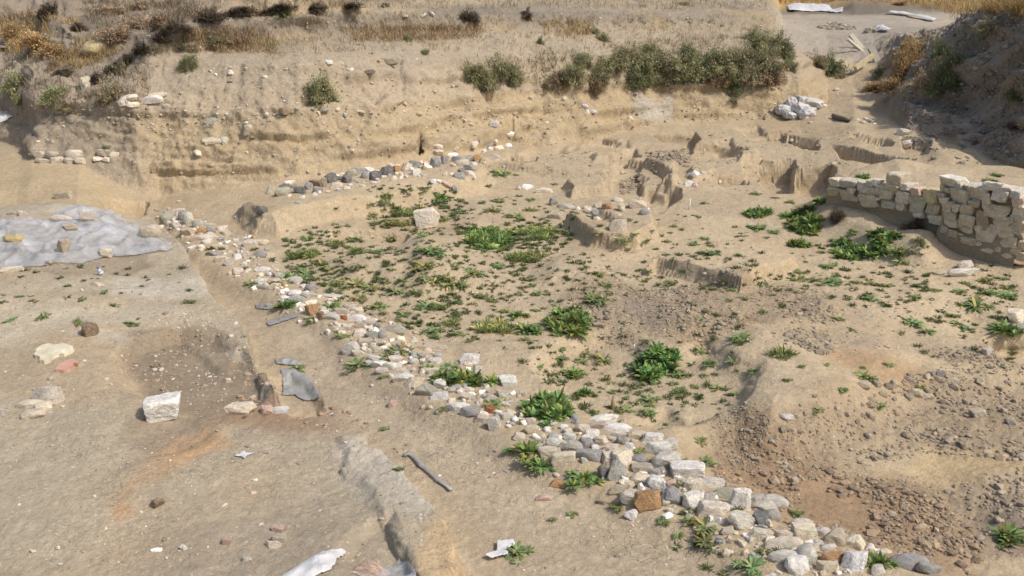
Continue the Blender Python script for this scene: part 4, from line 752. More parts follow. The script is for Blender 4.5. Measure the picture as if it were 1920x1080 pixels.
def weed(px, py, w, h, kind='rosette'):
    global WN; WN += 1; q = np.random.default_rng(WN+4000)
    l, n, t = hit(px, py+h*.15); W = w*t/FPX; g = GREENS[kind]; ang = math.atan2(CH-l.z, math.hypot(l.x, l.y))
    if W < .36:
        o = bpy.data.objects.new('weed', WP[kind][WN % 5]); COL.objects.link(o); o.location = l+Vector((0, 0, .008)); r = W/2*1.65
        r *= .72 if px < 400 and 515 < py < 640 else 1; o.scale = (r, r*(.5 if px < 400 and 515 < py < 640 else 1), r*q.uniform(.7, 1.0)*(.6 if px < 400 and 515 < py < 640 else 1)); o.rotation_euler = (q.uniform(-.1, .1), q.uniform(-.1, .1), q.uniform(0, 6.28))
    else:
        ry = max(.06, (h*t/FPX-.08)/math.sin(ang)/2); area = W*ry*2; m = int(min(150, max(12, area*150))); ps = []; off = 0
        for j in range(m):
            a = q.uniform(0, 6.28); rad = math.sqrt(q.random())*q.uniform(.75, 1.05); x, y = l.x+rad*math.cos(a)*(W*.56), l.y+rad*math.sin(a)*ry*1.3
            p = drop(x, y)[0]; P, F_, T = tuft(q, kind, q.uniform(.07, .16)*(1.15 if kind == 'lush' else 1)); ps.append((P+[x-l.x, y-l.y, p.z-l.z+.004], F_+off, T*q.uniform(.65, 1.5))); off += len(P)
        o = tinted('weed_patch', *[np.vstack(z) for z in zip(*ps)], leaf); o.location = l
    j = q.uniform(.8, 1.2); o.color = (g[0]*j*q.uniform(.9, 1.25), g[1]*j, g[2]*j, 1)
    o['category'] = 'weed'; o['group'] = 'weeds growing on the bare earth'
    sz = 'tiny' if w < 14 else 'small' if w < 22 else 'medium' if w < 34 else 'broad' if w < 60 else 'sprawling'
    PEND.append((o, f"{sz} {'spiky' if kind == 'rosette' else 'leafy' if kind == 'lush' else 'grassy'} green weed {'clump' if w < 34 else 'patch'}", px, py, w)); return o
WEEDS = [
 (480,260,"1015,345,100,30;1140,328,80,40;880,375,80,40;1570,315,55,40;1660,240,130,25;1250,400,130,90,l;1280,455,70,40;770,440,60,45;840,435,80,30;665,403,35,25;1365,490,80,60;790,510,80,50;925,460,50,30;940,500,190,60,g;1100,480,120,60,g;950,580,200,50,g;780,570,60,30;1275,550,90,50,g;1130,655,90,30;535,575,45,25;610,585,35,35;1525,430,60,40;1640,425,90,30;1710,515,60,35;1610,480,100,40;345,665,90,60;545,705,120,80,g;660,675,110,60;920,665,110,60;350,710,60,50;340,780,230,70,g;845,755,75,60;680,765,140,60,g;500,860,110,110;440,840,120,50;615,870,60,50;1170,760,180,60;1140,850,160,100;910,880,60,50;1340,860,60,40;1420,755,50,50;1570,670,290,150,l;1460,905,130,60;1640,860,100,30;260,940,200,80;340,910,140,40;545,970,100,50;680,985,150,25;820,950,70,30;870,970,80,25;990,955,70,30;1250,960,290,70;785,1015,120,45;940,1025,150,60;1080,1035,110,40;560,1040,50,35;1680,970,30,30;1510,1060,60,50"),
 (960,260,"25,245,40,15;290,305,45,30;125,410,60,35;130,480,90,30;30,525,100,40;205,540,60,40;160,630,220,90,g;260,620,120,70;380,635,120,40;585,640,100,50;740,680,120,35;825,645,60,30;890,690,80,35;945,620,50,30;1010,655,50,30;1065,635,40,25;1045,695,55,20;1085,590,50,30;780,545,60,40;790,745,40,20;1220,710,80,40;1310,675,60,30;1345,725,45,25;1320,775,130,30;1035,785,50,20;920,890,70,50;1645,370,70,30;1300,435,50,25;1640,500,160,60,l;1660,600,120,60;70,800,200,100,g;200,785,90,40;150,715,70,25;590,915,110,35;445,950,45,30;1065,965,70,45;145,990,50,30;165,1045,70,40;630,985,80,60;1435,970,70,45;1500,1020,90,50;1645,905,45,20;1700,980,60,60"),
 (1440,260,"45,395,50,50;150,425,60,40;270,475,170,60,l;130,525,120,40,l;250,575,190,90,l;45,630,90,30;235,715,170,50,l;340,715,45,40;585,630,70,45,l;720,640,100,60,l;520,690,140,110,l;640,750,360,90,l;810,680,120,60,l;870,770,120,50,l;940,750,120,50;640,260,110,80,l;410,865,100,30;205,895,70,35;190,950,110,35;315,950,90,50;450,970,130,60;595,970,70,40;245,1010,60,50;355,985,60,35;690,980,80,25;795,990,80,50;890,830,100,30;1000,985,70,50;1105,1020,80,45;1290,1030,80,40;1335,975,60,30;1465,960,100,40;1575,940,80,50;1615,1010,70,30;1560,1050,220,50;935,935,30,30;80,1015,60,40;1540,240,90,50;1500,280,80,20"),
 (0,520,"20,115,60,60;140,130,90,20;240,160,70,60;60,290,150,60;300,260,190,34;555,150,120,25;700,105,120,20;765,188,130,18;530,305,170,50;870,310,170,40;935,275,60,50;1290,165,140,30;1690,40,90,60"),
 (480,520,"190,185,160,130,l;500,195,140,60;380,290,90,40;575,395,90,50;700,145,120,35;825,200,120,60;1000,250,110,60;1150,190,140,60;1240,200,120,60,g;1330,310,130,80,g;1375,170,50,60;1465,175,50,45;1505,120,55,40;1585,150,90,60;1630,330,240,120,g;1690,220,80,80;1185,360,150,80;1365,385,90,35;960,500,180,70;690,580,170,100;860,555,70,40;1160,610,130,60;1320,600,120,60;1400,690,400,120,l;1250,890,80,90;1600,860,160,60;280,610,100,40;855,675,50,30;150,30,120,50"),
 (960,520,"30,250,130,90,l;90,350,190,80,l;165,110,60,50;265,160,40,25;155,220,60,45;380,280,260,170,l;290,390,80,40;95,420,70,25;630,55,90,60;550,145,180,60;1265,290,70,30;1540,400,160,100;1270,490,90,60;330,485,70,50;310,545,90,50;500,510,60,45;475,565,90,50;625,550,140,80;965,570,290,140,l;1340,570,100,80;1490,555,100,90;410,640,170,110,l;180,605,60,35;560,620,40,25;835,660,60,40;1125,660,110,60;1090,715,70,40;1290,660,50,30;500,775,130,120,l;840,735,90,30;670,775,55,30;770,810,60,50;920,825,140,50;1140,775,130,70,g;1240,740,60,25;1380,745,80,40;1510,785,80,60;1630,630,100,50;770,890,100,70;910,910,110,60;240,860,280,240,l;570,910,50,30;50,960,90,110"),
 (1440,520,"690,140,90,60;470,270,80,100;1000,130,80,60;985,300,140,80;1095,280,60,45;1165,295,65,40;1255,260,70,30;1265,310,70,30;1075,365,110,60;1400,190,180,60;1340,345,80,40;905,378,55,30;1550,265,70,50;1670,210,50,30;1590,360,180,60,l;1660,500,60,80;100,515,170,50,g;645,670,130,40;815,590,70,30;640,605,40,40;390,585,50,60;230,600,50,30;130,695,60,50;500,755,80,60;340,890,70,50;750,870,100,40;1030,740,70,30"),
 (960,780,"100,235,230,70,l;200,330,190,110,l;490,400,210,160,l;850,240,90,70;930,310,90,50;1265,170,90,45;1170,300,70,60;1300,300,110,50;1120,470,120,110,g;700,600,110,90;760,530,70,50;1030,710,90,60;1300,740,180,60;1120,800,80,40;1300,850,180,50;400,665,70,25;270,705,60,30;30,900,190,140;1620,1010,180,110;590,240,80,60"),
 (1440,780,"190,660,90,50;1620,800,220,90,l;320,960,80,60;760,990,170,90,l"),
 (480,780,"960,360,70,40;860,90,60,30;1710,230,80,70,l")]
for ox, oy, s in WEEDS:
    for q_ in s.split(';'):
        p = q_.split(','); k = {'l': 'lush', 'g': 'grass'}.get(p[4] if len(p) > 4 else '', 'rosette')
        weed(ox+float(p[0])/3.6, oy+float(p[1])/3.6, float(p[2])/3.6, float(p[3])/3.6, k)
# seedlings nobody could count
ps = []; off = 0; q = np.random.default_rng(55)
for s, n in (('560,420 960,360 1400,420 1900,520 1900,680 1400,600 1300,780 1100,760 900,640 700,560', 620), ('900,540 1000,500 1900,500 1900,620 1500,560 1100,560', 330), ('0,560 380,540 380,600 0,640', 40), ('980,640 1400,650 1350,760 1150,800', 160), ('690,380 860,370 900,420 850,440 700,430', 260), ('540,430 700,440 760,500 640,560 540,520', 260), ('740,490 980,430 1060,430 960,560 780,560', 330), ('960,410 1080,425 1050,470 940,470', 160), ('560,500 900,560 1000,620 850,640 640,570', 330), ('360,470 480,520 700,680 900,760 1080,860 980,800 760,640 500,480', 260), ('1180,900 1500,1010 1450,1080 1300,1060', 60)):
    X_, Y_ = poly_pts(s, n, .9, 77+n)
    for x, y in zip(X_, Y_):
        P, F_, T = tuft(q, q.choice(['rosette', 'grass']), q.uniform(.02, .085)); ps.append((P+[x, y, drop(x, y)[0].z-.004], F_+off, T)); off += len(P)
o = tinted('seedlings', *[np.vstack(z) for z in zip(*ps)], leaf); o.color = (.10, .14, .055, 1); tag(o, 'tiny green seedlings sprinkled over the sand', 'seedlings', None, 'stuff')

# bushes
twig, nt, bs = mat('twig'); bs.inputs['Base Color'].default_value = (.16, .12, .075, 1); bs.inputs['Roughness'].default_value = .9
BP = []
for i in range(6):
    q = np.random.default_rng(600+i); nb = 90; a = q.uniform(0, 6.283, nb); el = np.arcsin(q.uniform(.02, 1, nb)); d = np.stack([np.cos(a)*np.cos(el), np.sin(a)*np.cos(el), np.sin(el)], 1)
    Lb = .55+.45*fbm(np.cos(a)*1.7+i*5, el*1.9, 31+i, 2); Lb = np.clip(Lb, .35, 1)
    b0 = np.zeros((nb, 3)); bP, bF, bT = leaves(b0, d, Lb, np.full(nb, .016), np.full(nb, .12), q, np.ones((nb, 3)), seg=3)
    nl = 42; t = q.uniform(.28, 1.0, (nb, nl))**.7; c = d[:, None]*(Lb[:, None]*t)[..., None]; c[..., 2] -= .12*Lb[:, None]*t*t; c = c.reshape(-1, 3)+q.normal(size=(nb*nl, 3))*.055
    dd = np.repeat(d, nl, axis=0)+q.normal(size=(nb*nl, 3))*.7; dd /= np.linalg.norm(dd, axis=1, keepdims=True)
    n = len(c); hgt = np.repeat(q.uniform(.7, 1.3, nb), nl); tt = tint(q, n, .1)*hgt[:, None]
    lP, lF, lT = leaves(c, dd, q.uniform(.05, .12, n), q.uniform(.016, .034, n), np.full(n, .2), q, tt, seg=2)
    fo = tinted('foliage', lP, lF, lT, leaf); br = mesh_obj('branches', bP, bF, twig, False); BP.append((fo.data, br.data)); bpy.data.objects.remove(fo); bpy.data.objects.remove(br)
BC = {'g': ((.29, .30, .16), 'grey green'), 'd': ((.20, .235, .115), 'dark green'), 'y': ((.46, .34, .17), 'golden dry'), 'b': ((.36, .28, .18), 'brown dry'), 'm': ((.30, .28, .17), 'faded olive'), 'k': ((.10, .08, .055), 'withered or shade-dark')}  # k: withered plants, plus dark bushes added to stand in for gully shade
bpts = {}
def bush(px, py, w, h, c):
    q = random.Random(int(px*3+py)); l, n, t = hit(px, min(py+h*.38, 1079)); W = w*t/FPX; H = h*t/FPX
    r = bpy.data.objects.new('bush' if c not in 'yb' else 'dry_bush', None); COL.objects.link(r); r.location = l-Vector((0, 0, .03)); r.rotation_euler = (0, 0, 0)
    f, b = q.choice(BP); col_, nm = BC[c]
    for nm_, me in (('foliage', f), ('branches', b)):
        o = bpy.data.objects.new(nm_, me); COL.objects.link(o); o.parent = r; o.scale = (W*.8, W*.62, H*1.02); o.rotation_euler = (q.uniform(-.15, .15), q.uniform(-.2, .2), q.uniform(0, 6.28)); j = q.uniform(.85, 1.2); o.color = (col_[0]*j, col_[1]*j, col_[2]*j, 1)
    # turn keeps the wider side across
    r['category'] = 'bush'; r['group'] = 'bushes on the banks of the dig'
    PEND.append((r, f"{'small' if w < 40 else 'medium' if w < 75 else 'large'} {nm} {'low' if h < w*.6 else 'rounded'} bush", px, py, w))
for b in """300,62,60,34,k;270,84,56,32,k;238,104,50,32,k;335,42,56,28,k;395,22,70,26,k;455,12,70,24,k;520,8,70,22,k;590,6,70,20,k;660,6,60,18,k;215,126,50,34,k;180,140,46,30,k;120,128,44,30,k;60,25,50,44,b;85,12,40,50,k;200,15,80,30,b;260,8,70,26,b;890,120,60,50,g;915,145,60,40,m;1095,105,60,46,g;1110,150,60,44,b;1170,90,70,46,m;1215,85,60,46,g;1218,118,70,60,g;1245,140,60,40,m;1285,120,70,56,g;1290,88,60,44,g;1325,120,60,54,g;1345,140,56,44,b;1385,110,70,60,g;1405,125,60,56,m;1410,60,50,44,g;1445,140,60,44,b;1455,75,60,60,g;1425,100,70,60,g;605,152,92,72,g;590,165,60,50,g;935,118,75,62,g;900,138,66,52,g;965,128,56,62,g;1075,128,72,62,g;1052,140,50,50,b;1120,125,66,66,g;1150,108,80,56,g;1190,135,66,58,d;1195,105,72,50,g;1235,100,80,56,m;1262,118,60,54,g;1300,108,72,60,g;1340,95,80,66,g;1375,150,50,44,d;1362,122,66,58,g;1395,95,70,66,m;1425,70,64,60,g;1440,108,74,66,m;1470,80,54,62,g;1480,112,40,42,g;1555,112,78,56,d;1530,104,50,40,m;
1130,62,34,26,g;1013,72,20,24,d;1116,52,26,24,g;765,66,20,28,g;795,92,22,20,g;880,20,46,36,k;535,20,46,30,d;508,82,26,30,g;352,108,44,48,g;345,75,44,40,m;28,148,60,56,g;42,180,40,34,g;100,168,60,52,g;122,190,44,30,m;215,158,58,60,m;228,118,36,40,m;200,180,40,24,b;145,45,40,26,k;265,35,90,40,b;225,55,70,36,b;300,30,70,34,b;200,274,24,20,d;70,70,90,36,y;115,88,80,36,y;30,52,70,34,y;100,115,30,34,b;
1700,100,66,70,y;1720,80,50,44,y;1690,130,60,60,y;1675,150,50,44,y;1740,140,50,44,b;1650,155,60,30,y;1765,85,40,50,d;1775,125,60,64,d;1790,100,44,50,d;1755,155,60,40,d;1790,150,44,40,d;1650,128,30,28,d;1578,138,24,20,m;1905,168,40,36,d;1855,40,50,34,m;1900,230,30,24,k;455,70,56,38,b;410,65,46,34,m;985,20,34,28,k;720,6,24,20,k;1285,4,30,14,m;1900,168,30,28,d;1680,5,40,10,y;1570,392,36,46,k;1715,412,42,44,k;1725,445,34,30,d;1705,78,40,30,y;1375,185,22,28,m;1030,150,34,34,m;1285,150,16,12,g""".replace('\n', '').split(';'):  # k bushes along the upper-left gully are added to darken it like shade
    p = b.split(','); bush(*[float(z) for z in p[:4]], p[4])

# dry grass on the terraces, the far field and the gully
ps = []; q = np.random.default_rng(88); bs_, ds_, Ls, Ws, Ts = [], [], [], [], []
def grass(s, n, hgt, c, wd=.012, clump=.5):
    P = PT(s); xs = [a for a, b in P]; ys = [b for a, b in P]; Pn = P; k = 0
    px = q.uniform(min(xs), max(xs), n*3); py = q.uniform(min(ys), max(ys), n*3); m = psd(px, py, P) > 0; px, py = px[m][:n], py[m][:n]
    for a, b in zip(px, py):
        l, nn, t = hit(a, b)
        if fbm(l.x*1.2, l.y*.8+l.z, 222, 2) < clump*q.uniform(-1, 1)-.15: continue
        for j in range(3):
            an = q.uniform(0, 6.28); e = q.uniform(.8, 1.5); bs_.append((l.x+q.normal()*.03, l.y+q.normal()*.03, l.z-.01)); ds_.append((math.cos(an)*math.cos(e), math.sin(an)*math.cos(e), math.sin(e)))
            Ls.append(hgt*q.uniform(.5, 1.2)); Ws.append(wd*q.uniform(.7, 1.3)*max(1, t/22)); v = q.uniform(.7, 1.25); Ts.append((c[0]*v, c[1]*v, c[2]*v))
ST = (.40, .31, .18); GO = (.43, .30, .13); GB = (.27, .21, .135); PA = (.46, .38, .26)
grass('500,22 1450,30 1450,60 1300,90 1000,100 700,96 500,110', 2600, .16, ST, .010)
grass('640,55 760,52 900,50 900,72 760,80 660,78', 700, .2, (.36, .25, .13)); grass('1020,40 1110,40 1110,66 1020,70', 300, .2, GO)
grass('0,0 1440,0 1440,18 500,18 300,10', 1500, .2, PA); grass('340,60 520,50 520,100 360,100', 900, .22, (.40, .29, .16)); grass('0,25 150,35 170,70 250,90 150,130 90,120 0,100', 1300, .25, GO)
grass('150,20 330,5 420,15 300,60 200,80', 900, .25, GB); grass('930,100 1450,60 1500,110 1400,140 1000,150 900,150', 1300, .2, (.33, .27, .14))
grass('1660,70 1760,60 1790,160 1660,175 1650,140', 600, .16, GO); grass('1450,-8 1920,-8 1920,30 1790,28 1700,8 1600,4 1460,10', 2600, .45, GO, .012, .9)
grass('1000,140 1480,140 1480,165 1000,170', 700, .12, (.36, .3, .18)); grass('1780,20 1920,0 1920,60 1800,100', 250, .2, (.3, .25, .15)); grass('0,110 280,110 280,200 0,210', 700, .2, (.28, .22, .14))
bs_, ds_, Ls, Ws, Ts = map(np.array, (bs_, ds_, Ls, Ws, Ts))
P, F_, T = leaves(bs_, ds_, Ls, Ws, np.full(len(Ls), .25), q, Ts, seg=2)
o = tinted('dry_grass', P, F_, T, leaf); o.color = (1, 1, 1, 1); tag(o, 'straw coloured dry grass on the terraces and the far field', 'dry grass', None, 'stuff')

# ------------------------------------------------------------ plastic sheets
def plasticm(name, colr, alpha, rough_=.22):
    m, nt, bs = mat(name); g_ = nd(nt, 'ShaderNodeNewGeometry').outputs['Position']
    nt.links.new(mixc(nt, rampn(nt, noise(nt, g_, 9, 5), .35, .65, 0, 1), colr, tuple(c*.78 for c in colr)), bs.inputs['Base Color'])
    bs.inputs['Roughness'].default_value = rough_; bs.inputs['Specular IOR Level'].default_value = .6
    nt.links.new(rampn(nt, noise(nt, g_, 3.5, 5, .7), .3, .7, max(alpha-.14, .1) if alpha < .9 else .9, min(alpha+.2, 1)), bs.inputs['Alpha'])
    bp = nd(nt, 'ShaderNodeBump'); bp.inputs['Strength'].default_value = .9; bp.inputs['Distance'].default_value = .03; w_ = nd(nt, 'ShaderNodeTexNoise'); w_.inputs['Scale'].default_value = 6; w_.inputs['Detail'].default_value = 5; w_.inputs['Distortion'].default_value = 1.5
    nt.links.new(g_, w_.inputs['Vector']); nt.links.new(w_.outputs[0], bp.inputs['Height']); nt.links.new(bp.outputs[0], bs.inputs['Normal']); return m
clear = plasticm('clear_plastic', (.66, .67, .69), .26, .08); white = plasticm('white_plastic', (.70, .68, .65), 1.0, .4); grey = plasticm('dusty_plastic', (.40, .395, .37), .8, .5)
SB = []
def sheet_obj(name, s, m, amp, label, cat='plastic sheet', res=.022, humps=(), seed=0, lift=.012, fold=5.):
    P = PT(s); Wp = [hit(a, b)[0] for a, b in P]; W2 = [(p.x, p.y) for p in Wp]; xs = [p[0] for p in W2]; ys = [p[1] for p in W2]
    gx_ = np.arange(min(xs)-.05, max(xs)+.05, res); gy_ = np.arange(min(ys)-.05, max(ys)+.05, res); GXX, GYY = np.meshgrid(gx_, gy_)
    sd = psd(GXX, GYY, W2)+min(.03, res*1.6)*fbm(GXX*5, GYY*5, seed+5, 2); keep = sd > -res*.6
    lab = np.where(keep, np.arange(keep.size).reshape(keep.shape)+1, 0)      # one sheet is one piece: keep its largest patch
    for _ in range(600):
        m_ = lab.copy(); m_[1:] = np.maximum(m_[1:], lab[:-1]); m_[:-1] = np.maximum(m_[:-1], lab[1:]); m_[:, 1:] = np.maximum(m_[:, 1:], lab[:, :-1]); m_[:, :-1] = np.maximum(m_[:, :-1], lab[:, 1:]); m_ = np.where(keep, m_, 0)
        if (m_ == lab).all(): break
        lab = m_
    u_l, n_l = np.unique(lab[lab > 0], return_counts=True); keep = lab == u_l[np.argmax(n_l)]
    Zg = np.zeros_like(GXX)
    for j in range(GXX.shape[0]):
        for i in range(GXX.shape[1]):
            if keep[j, i]: Zg[j, i] = drop(GXX[j, i], GYY[j, i])[0].z
    e = sst(0, .25 if amp > .03 else .06, sd); f = 1-np.abs(fbm(GXX*fold*.5+GYY*fold*.25, GYY*fold*.8, seed+11, 3)); f2_ = 1-np.abs(fbm(GXX*fold+3, GYY*fold*.6-GXX*fold*.5, seed+12, 2))
    f3_ = 1-np.abs(vn(GXX*1.3*fold*.4+GYY*2.6*fold*.4+.5*Zg, GYY*fold*1.1-GXX*fold*.5, seed+14))
    Zg = Zg+lift+amp*(.25+e)*(f**3*.5+f2_**6*.7+f3_**10*.6)
    for hx, hy, hw, hh in humps:
        c = hit(hx, hy)[0]; r2 = ((GXX-c.x)/hw)**2+((GYY-c.y)/(hw*.7))**2; Zg += hh*np.exp(-r2*1.6)*sst(-.02, .2, sd)*(.8+.35*f)
    id_ = -np.ones(GXX.shape, int); id_[keep] = np.arange(keep.sum()); q4 = np.stack([id_[:-1, :-1], id_[:-1, 1:], id_[1:, 1:], id_[1:, :-1]], -1).reshape(-1, 4); q4 = q4[(q4 >= 0).all(axis=1)]
    pp_ = np.arange(int(keep.sum()))
    for _ in range(800):
        mx_ = pp_[q4].max(axis=1); n_ = pp_.copy()
        for c_ in range(4): np.maximum.at(n_, q4[:, c_], mx_)
        if (n_ == pp_).all(): break
        pp_ = n_
    uq, cq = np.unique(pp_[q4[:, 0]], return_counts=True); q4 = q4[pp_[q4[:, 0]] == uq[np.argmax(cq)]]
    us_, inv_ = np.unique(q4, return_inverse=True); q4 = inv_.reshape(-1, 4)
    if not len(q4): print('EMPTY', label); return
    v = np.stack([GXX[keep], GYY[keep], Zg[keep]], 1)[us_]; SB.append(BVHTree.FromPolygons(v.tolist(), q4.tolist())); o = mesh_obj(name, v, q4, m); sm_ = o.modifiers.new('soft edge', 'SMOOTH'); sm_.factor = .5; sm_.iterations = 5 if res > .011 else 1; so = o.modifiers.new('thick', 'SOLIDIFY'); so.thickness = .002
    return tag(o, label, cat)
sheet_obj('plastic_sheet', '-260,425 -60,430 20,424 60,418 110,424 170,440 215,436 250,430 300,440 328,466 318,474 290,476 250,482 205,484 150,497 60,503 -60,508 -260,510', clear, .08, 'long crumpled clear plastic sheet weighted with stones on the left floor',
          humps=[(40, 446, .9, .10), (240, 456, .9, .10), (-120, 450, .8, .1)], seed=1, fold=3.2)
sheet_obj('plastic_sheet', '92,412 120,396 142,386 168,384 178,398 225,404 243,428 205,440 150,436 108,426', clear, .09, 'smaller plastic sheet heaped up behind the long one', humps=[(155, 404, .3, .05)], seed=2, fold=3.)
sheet_obj('plastic_sheet', '-120,410 0,411 24,420 10,430 -120,428', clear, .04, 'plastic corner poking in at the left edge above the long sheet', seed=3)
sheet_obj('plastic_sheet', '-80,200 0,206 22,208 28,216 14,228 0,234 -80,236', white, .08, 'white plastic scrap at the left edge high on the earth', seed=4, humps=[(0, 220, .4, .08)])
sheet_obj('plastic_scrap', '524,694 548,690 572,700 590,722 602,748 585,752 570,752 552,742 530,742 528,715', grey, .015, 'grey dusty plastic lying in the short trench of the left floor', seed=5, res=.012)
sheet_obj('plastic_scrap', '514,674 540,672 566,680 566,686 545,686 518,684', grey, .02, 'thin plastic shred along the rim above the trench plastic', seed=6, res=.01)
sheet_obj('plastic_scrap', '500,606 520,598 560,590 562,594 530,604 504,612', grey, .015, 'pale plastic shred on the path left of the orange stones', seed=7, res=.01)
sheet_obj('plastic_scrap', '478,572 500,574 512,577 505,582 480,580', grey, .01, 'small plastic shred on the path beside the leafy clump', seed=17, res=.01)
sheet_obj('plastic_sheet', '520,1090 560,1060 600,1038 640,1032 652,1038 630,1056 620,1070 560,1100', white, .03, 'whitish plastic sheet end at the bottom edge', seed=8, res=.012)
sheet_obj('plastic_sheet', '702,1012 718,1008 732,1022 748,1036 765,1060 790,1090 740,1100 700,1085 650,1085 690,1068 735,1062 745,1050 730,1030 706,1024', clear, .05, 'folded plastic sheet tucked into the hole by the pink rock', seed=9, res=.012)
sheet_obj('plastic_bag', '932,1020 962,1018 966,1028 950,1036 952,1046 920,1054 910,1048 932,1040', white, .05, 'torn white plastic bag caught on weeds on the path', 'plastic bag', seed=10, res=.01, lift=.03)
sheet_obj('plastic_sheet', '1474,12 1490,8 1530,10 1560,10 1582,14 1580,24 1540,22 1500,21 1478,20', white, .10, 'heap of white plastic along the far edge of the cleared ground', seed=12, res=.09, lift=.03, fold=2.)
sheet_obj('plastic_strip', '1664,24 1700,27 1740,36 1756,40 1752,43 1735,40 1700,31 1664,28', white, .1, 'long white plastic strip below the far dark bank', seed=13, res=.1, lift=.1)
sheet_obj('plastic_scrap', '1636,54 1655,52 1674,58 1660,62 1640,60', white, .15, 'small white plastic scrap on the far cleared ground', seed=14, res=.08, lift=.05)
sheet_obj('plastic_piece', '440,856 452,852 456,845 462,851 476,850 464,856 460,866 453,858', white, .004, 'star shaped white flat piece on the left floor', 'plastic piece', seed=15, res=.008)
for o in ONSHEET+[]:
    for b in SB:
        l, n, i, t = b.ray_cast(Vector((o.location.x, o.location.y, 9)), Vector((0, 0, -1)))
        if l is not None: o.location.z = max(o.location.z, l.z+o.scale.z*.55)
# twisted strip, planks, stakes
def tube(name, pts, rad, m, label=None, cat=None, parent=None, sq=1., n=8, jag=0.):
    vs = []; N_ = len(pts)
    for i, p in enumerate(pts):
        a = pts[max(i-1, 0)]; b = pts[min(i+1, N_-1)]; d = (b-a).normalized(); s_ = d.cross(Vector((0, 0, 1))); s_ = s_.normalized() if s_.length > 1e-3 else Vector((1, 0, 0)); u = s_.cross(d)
        r = rad[i] if isinstance(rad, (list, tuple)) else rad
        for k in range(n):
            t = 2*math.pi*(k+.5)/n+i*jag; vs.append(p+s_*math.cos(t)*r+u*math.sin(t)*r*sq)
    fs = [(i*n+k, i*n+(k+1) % n, (i+1)*n+(k+1) % n, (i+1)*n+k) for i in range(N_-1) for k in range(n)]
    bm = bmesh.new(); bv = [bm.verts.new(v) for v in vs]; [bm.faces.new([bv[i] for i in f]) for f in fs]; bm.faces.new(bv[:n][::-1]); bm.faces.new(bv[-n:])
    bmesh.ops.recalc_face_normals(bm, faces=bm.faces); me = bpy.data.meshes.new(name); bm.to_mesh(me); bm.free(); me.materials.append(m)
    for p in me.polygons: p.use_smooth = n > 4
    o = bpy.data.objects.new(name, me); COL.objects.link(o)
    if parent: o.parent = parent
    return tag(o, label, cat) if label else o
pp = [(757,857),(768,854),(776,860),(790,876),(806,890),(822,904),(836,914),(846,922)]
tube('plastic_strip', [hit(*p)[0]+Vector((0, 0, .018)) for p in pp], [.022, .03, .02, .026, .016, .024, .016, .018], grey, 'twisted grey plastic strip lying across the path', 'plastic strip', sq=.5, jag=.35)
wood, nt, bs = mat('weathered_wood'); oi = nd(nt, 'ShaderNodeObjectInfo'); tc = nd(nt, 'ShaderNodeTexCoord').outputs['Object']
mp = nd(nt, 'ShaderNodeMapping'); mp.inputs['Scale'].default_value = (4, 30, 30); nt.links.new(tc, mp.inputs[0])
nt.links.new(mixc(nt, 1., oi.outputs['Color'], rampn(nt, noise(nt, mp.outputs[0], 2, 5), .3, .7, .6, 1.2), 'MULTIPLY'), bs.inputs['Base Color']); bs.inputs['Roughness'].default_value = .85
def plank(a, b, za, zb, w, th, c, label, tilt=0.):
    A_ = hit(*a)[0]+Vector((0, 0, za)); B_ = hit(*b)[0]; 
    x, z = at_depth(b[0], b[1], A_.y+zb[1]); B_ = Vector((float(x), A_.y+zb[1], float(z)))
    L = (B_-A_).length; bm = bmesh.new(); bmesh.ops.create_cube(bm, size=1)
    for v in bm.verts: v.co = Vector((v.co.x*L*(1+.02*random.uniform(-1, 1)), v.co.y*w, v.co.z*th))
    bmesh.ops.subdivide_edges(bm, edges=[e for e in bm.edges if abs((e.verts[0].co-e.verts[1].co).x) > L*.5], cuts=5)
    for v in bm.verts: v.co.z += .01*math.sin(v.co.x*3+a[0]); v.co.y *= random.uniform(.93, 1.05)
    bmesh.ops.bevel(bm, geom=bm.edges[:], offset=.004, segments=1)
    me = bpy.data.meshes.new('plank'); bm.to_mesh(me); bm.free(); me.materials.append(wood); o = bpy.data.objects.new('plank', me); COL.objects.link(o)
    o.location = (A_+B_)/2; o.rotation_mode = 'QUATERNION'; o.rotation_quaternion = (B_-A_).to_track_quat('X', 'Z') @ Matrix.Rotation(tilt, 3, 'X').to_quaternion(); o.color = c+(1,)
    return tag(o, label, 'plank', 'planks dumped on the ramp')
plank((1602, 142), (1637, 104), .2, (0, .35), .11, .09, (.62, .50, .30), 'bright yellowish beam propped up across the grey boards')
plank((1592, 90), (1628, 106), .38, (0, -.3), .2, .05, (.42, .38, .30), 'grey board reaching up left behind the bright beam', .4)
plank((1588, 98), (1645, 118), .36, (0, -.4), .15, .05, (.50, .43, .31), 'tan board lying under the bright beam', .2)
plank((1630, 116), (1656, 136), .36, (0, -.3), .24, .05, (.30, .27, .21), 'dark grey board sloping down right of the bright beam', .3)
plank((0, 92), (56, 94), .06, (0, .1), .32, .05, (.33, .30, .25), 'broad grey board at the left edge below the golden grass', -.2)
def stake(px, pb, pt, r, m, c, nm, label):
    l, n, t = hit(px, pb); H = (pb-pt)*t/FPX/.97; o = tube(nm, [Vector((0, 0, -.05)), Vector((r*.3, 0, H*.5)), Vector((r*.5, 0, H))], [r, r, r*.8], m, label, 'stake', n=8); o.location = l; o.color = c+(1,); return o
stake(1292, 393, 373, .014, wood, (.80, .74, .60), 'stake', 'thin white stake standing upright in the sand slope')
stake(1148, 767, 744, .022, wood, (.38, .27, .15), 'wooden_peg', 'thick brown wooden peg sticking out of the sandy hollow')
stake(1188, 656, 645, .010, wood, (.75, .66, .52), 'stake', 'short pale stick at the crest of the sandy hollow rim')
stake(1320, 288, 279, .012, wood, (.70, .62, .48), 'stake', 'tiny pale stake in the far row of pits')
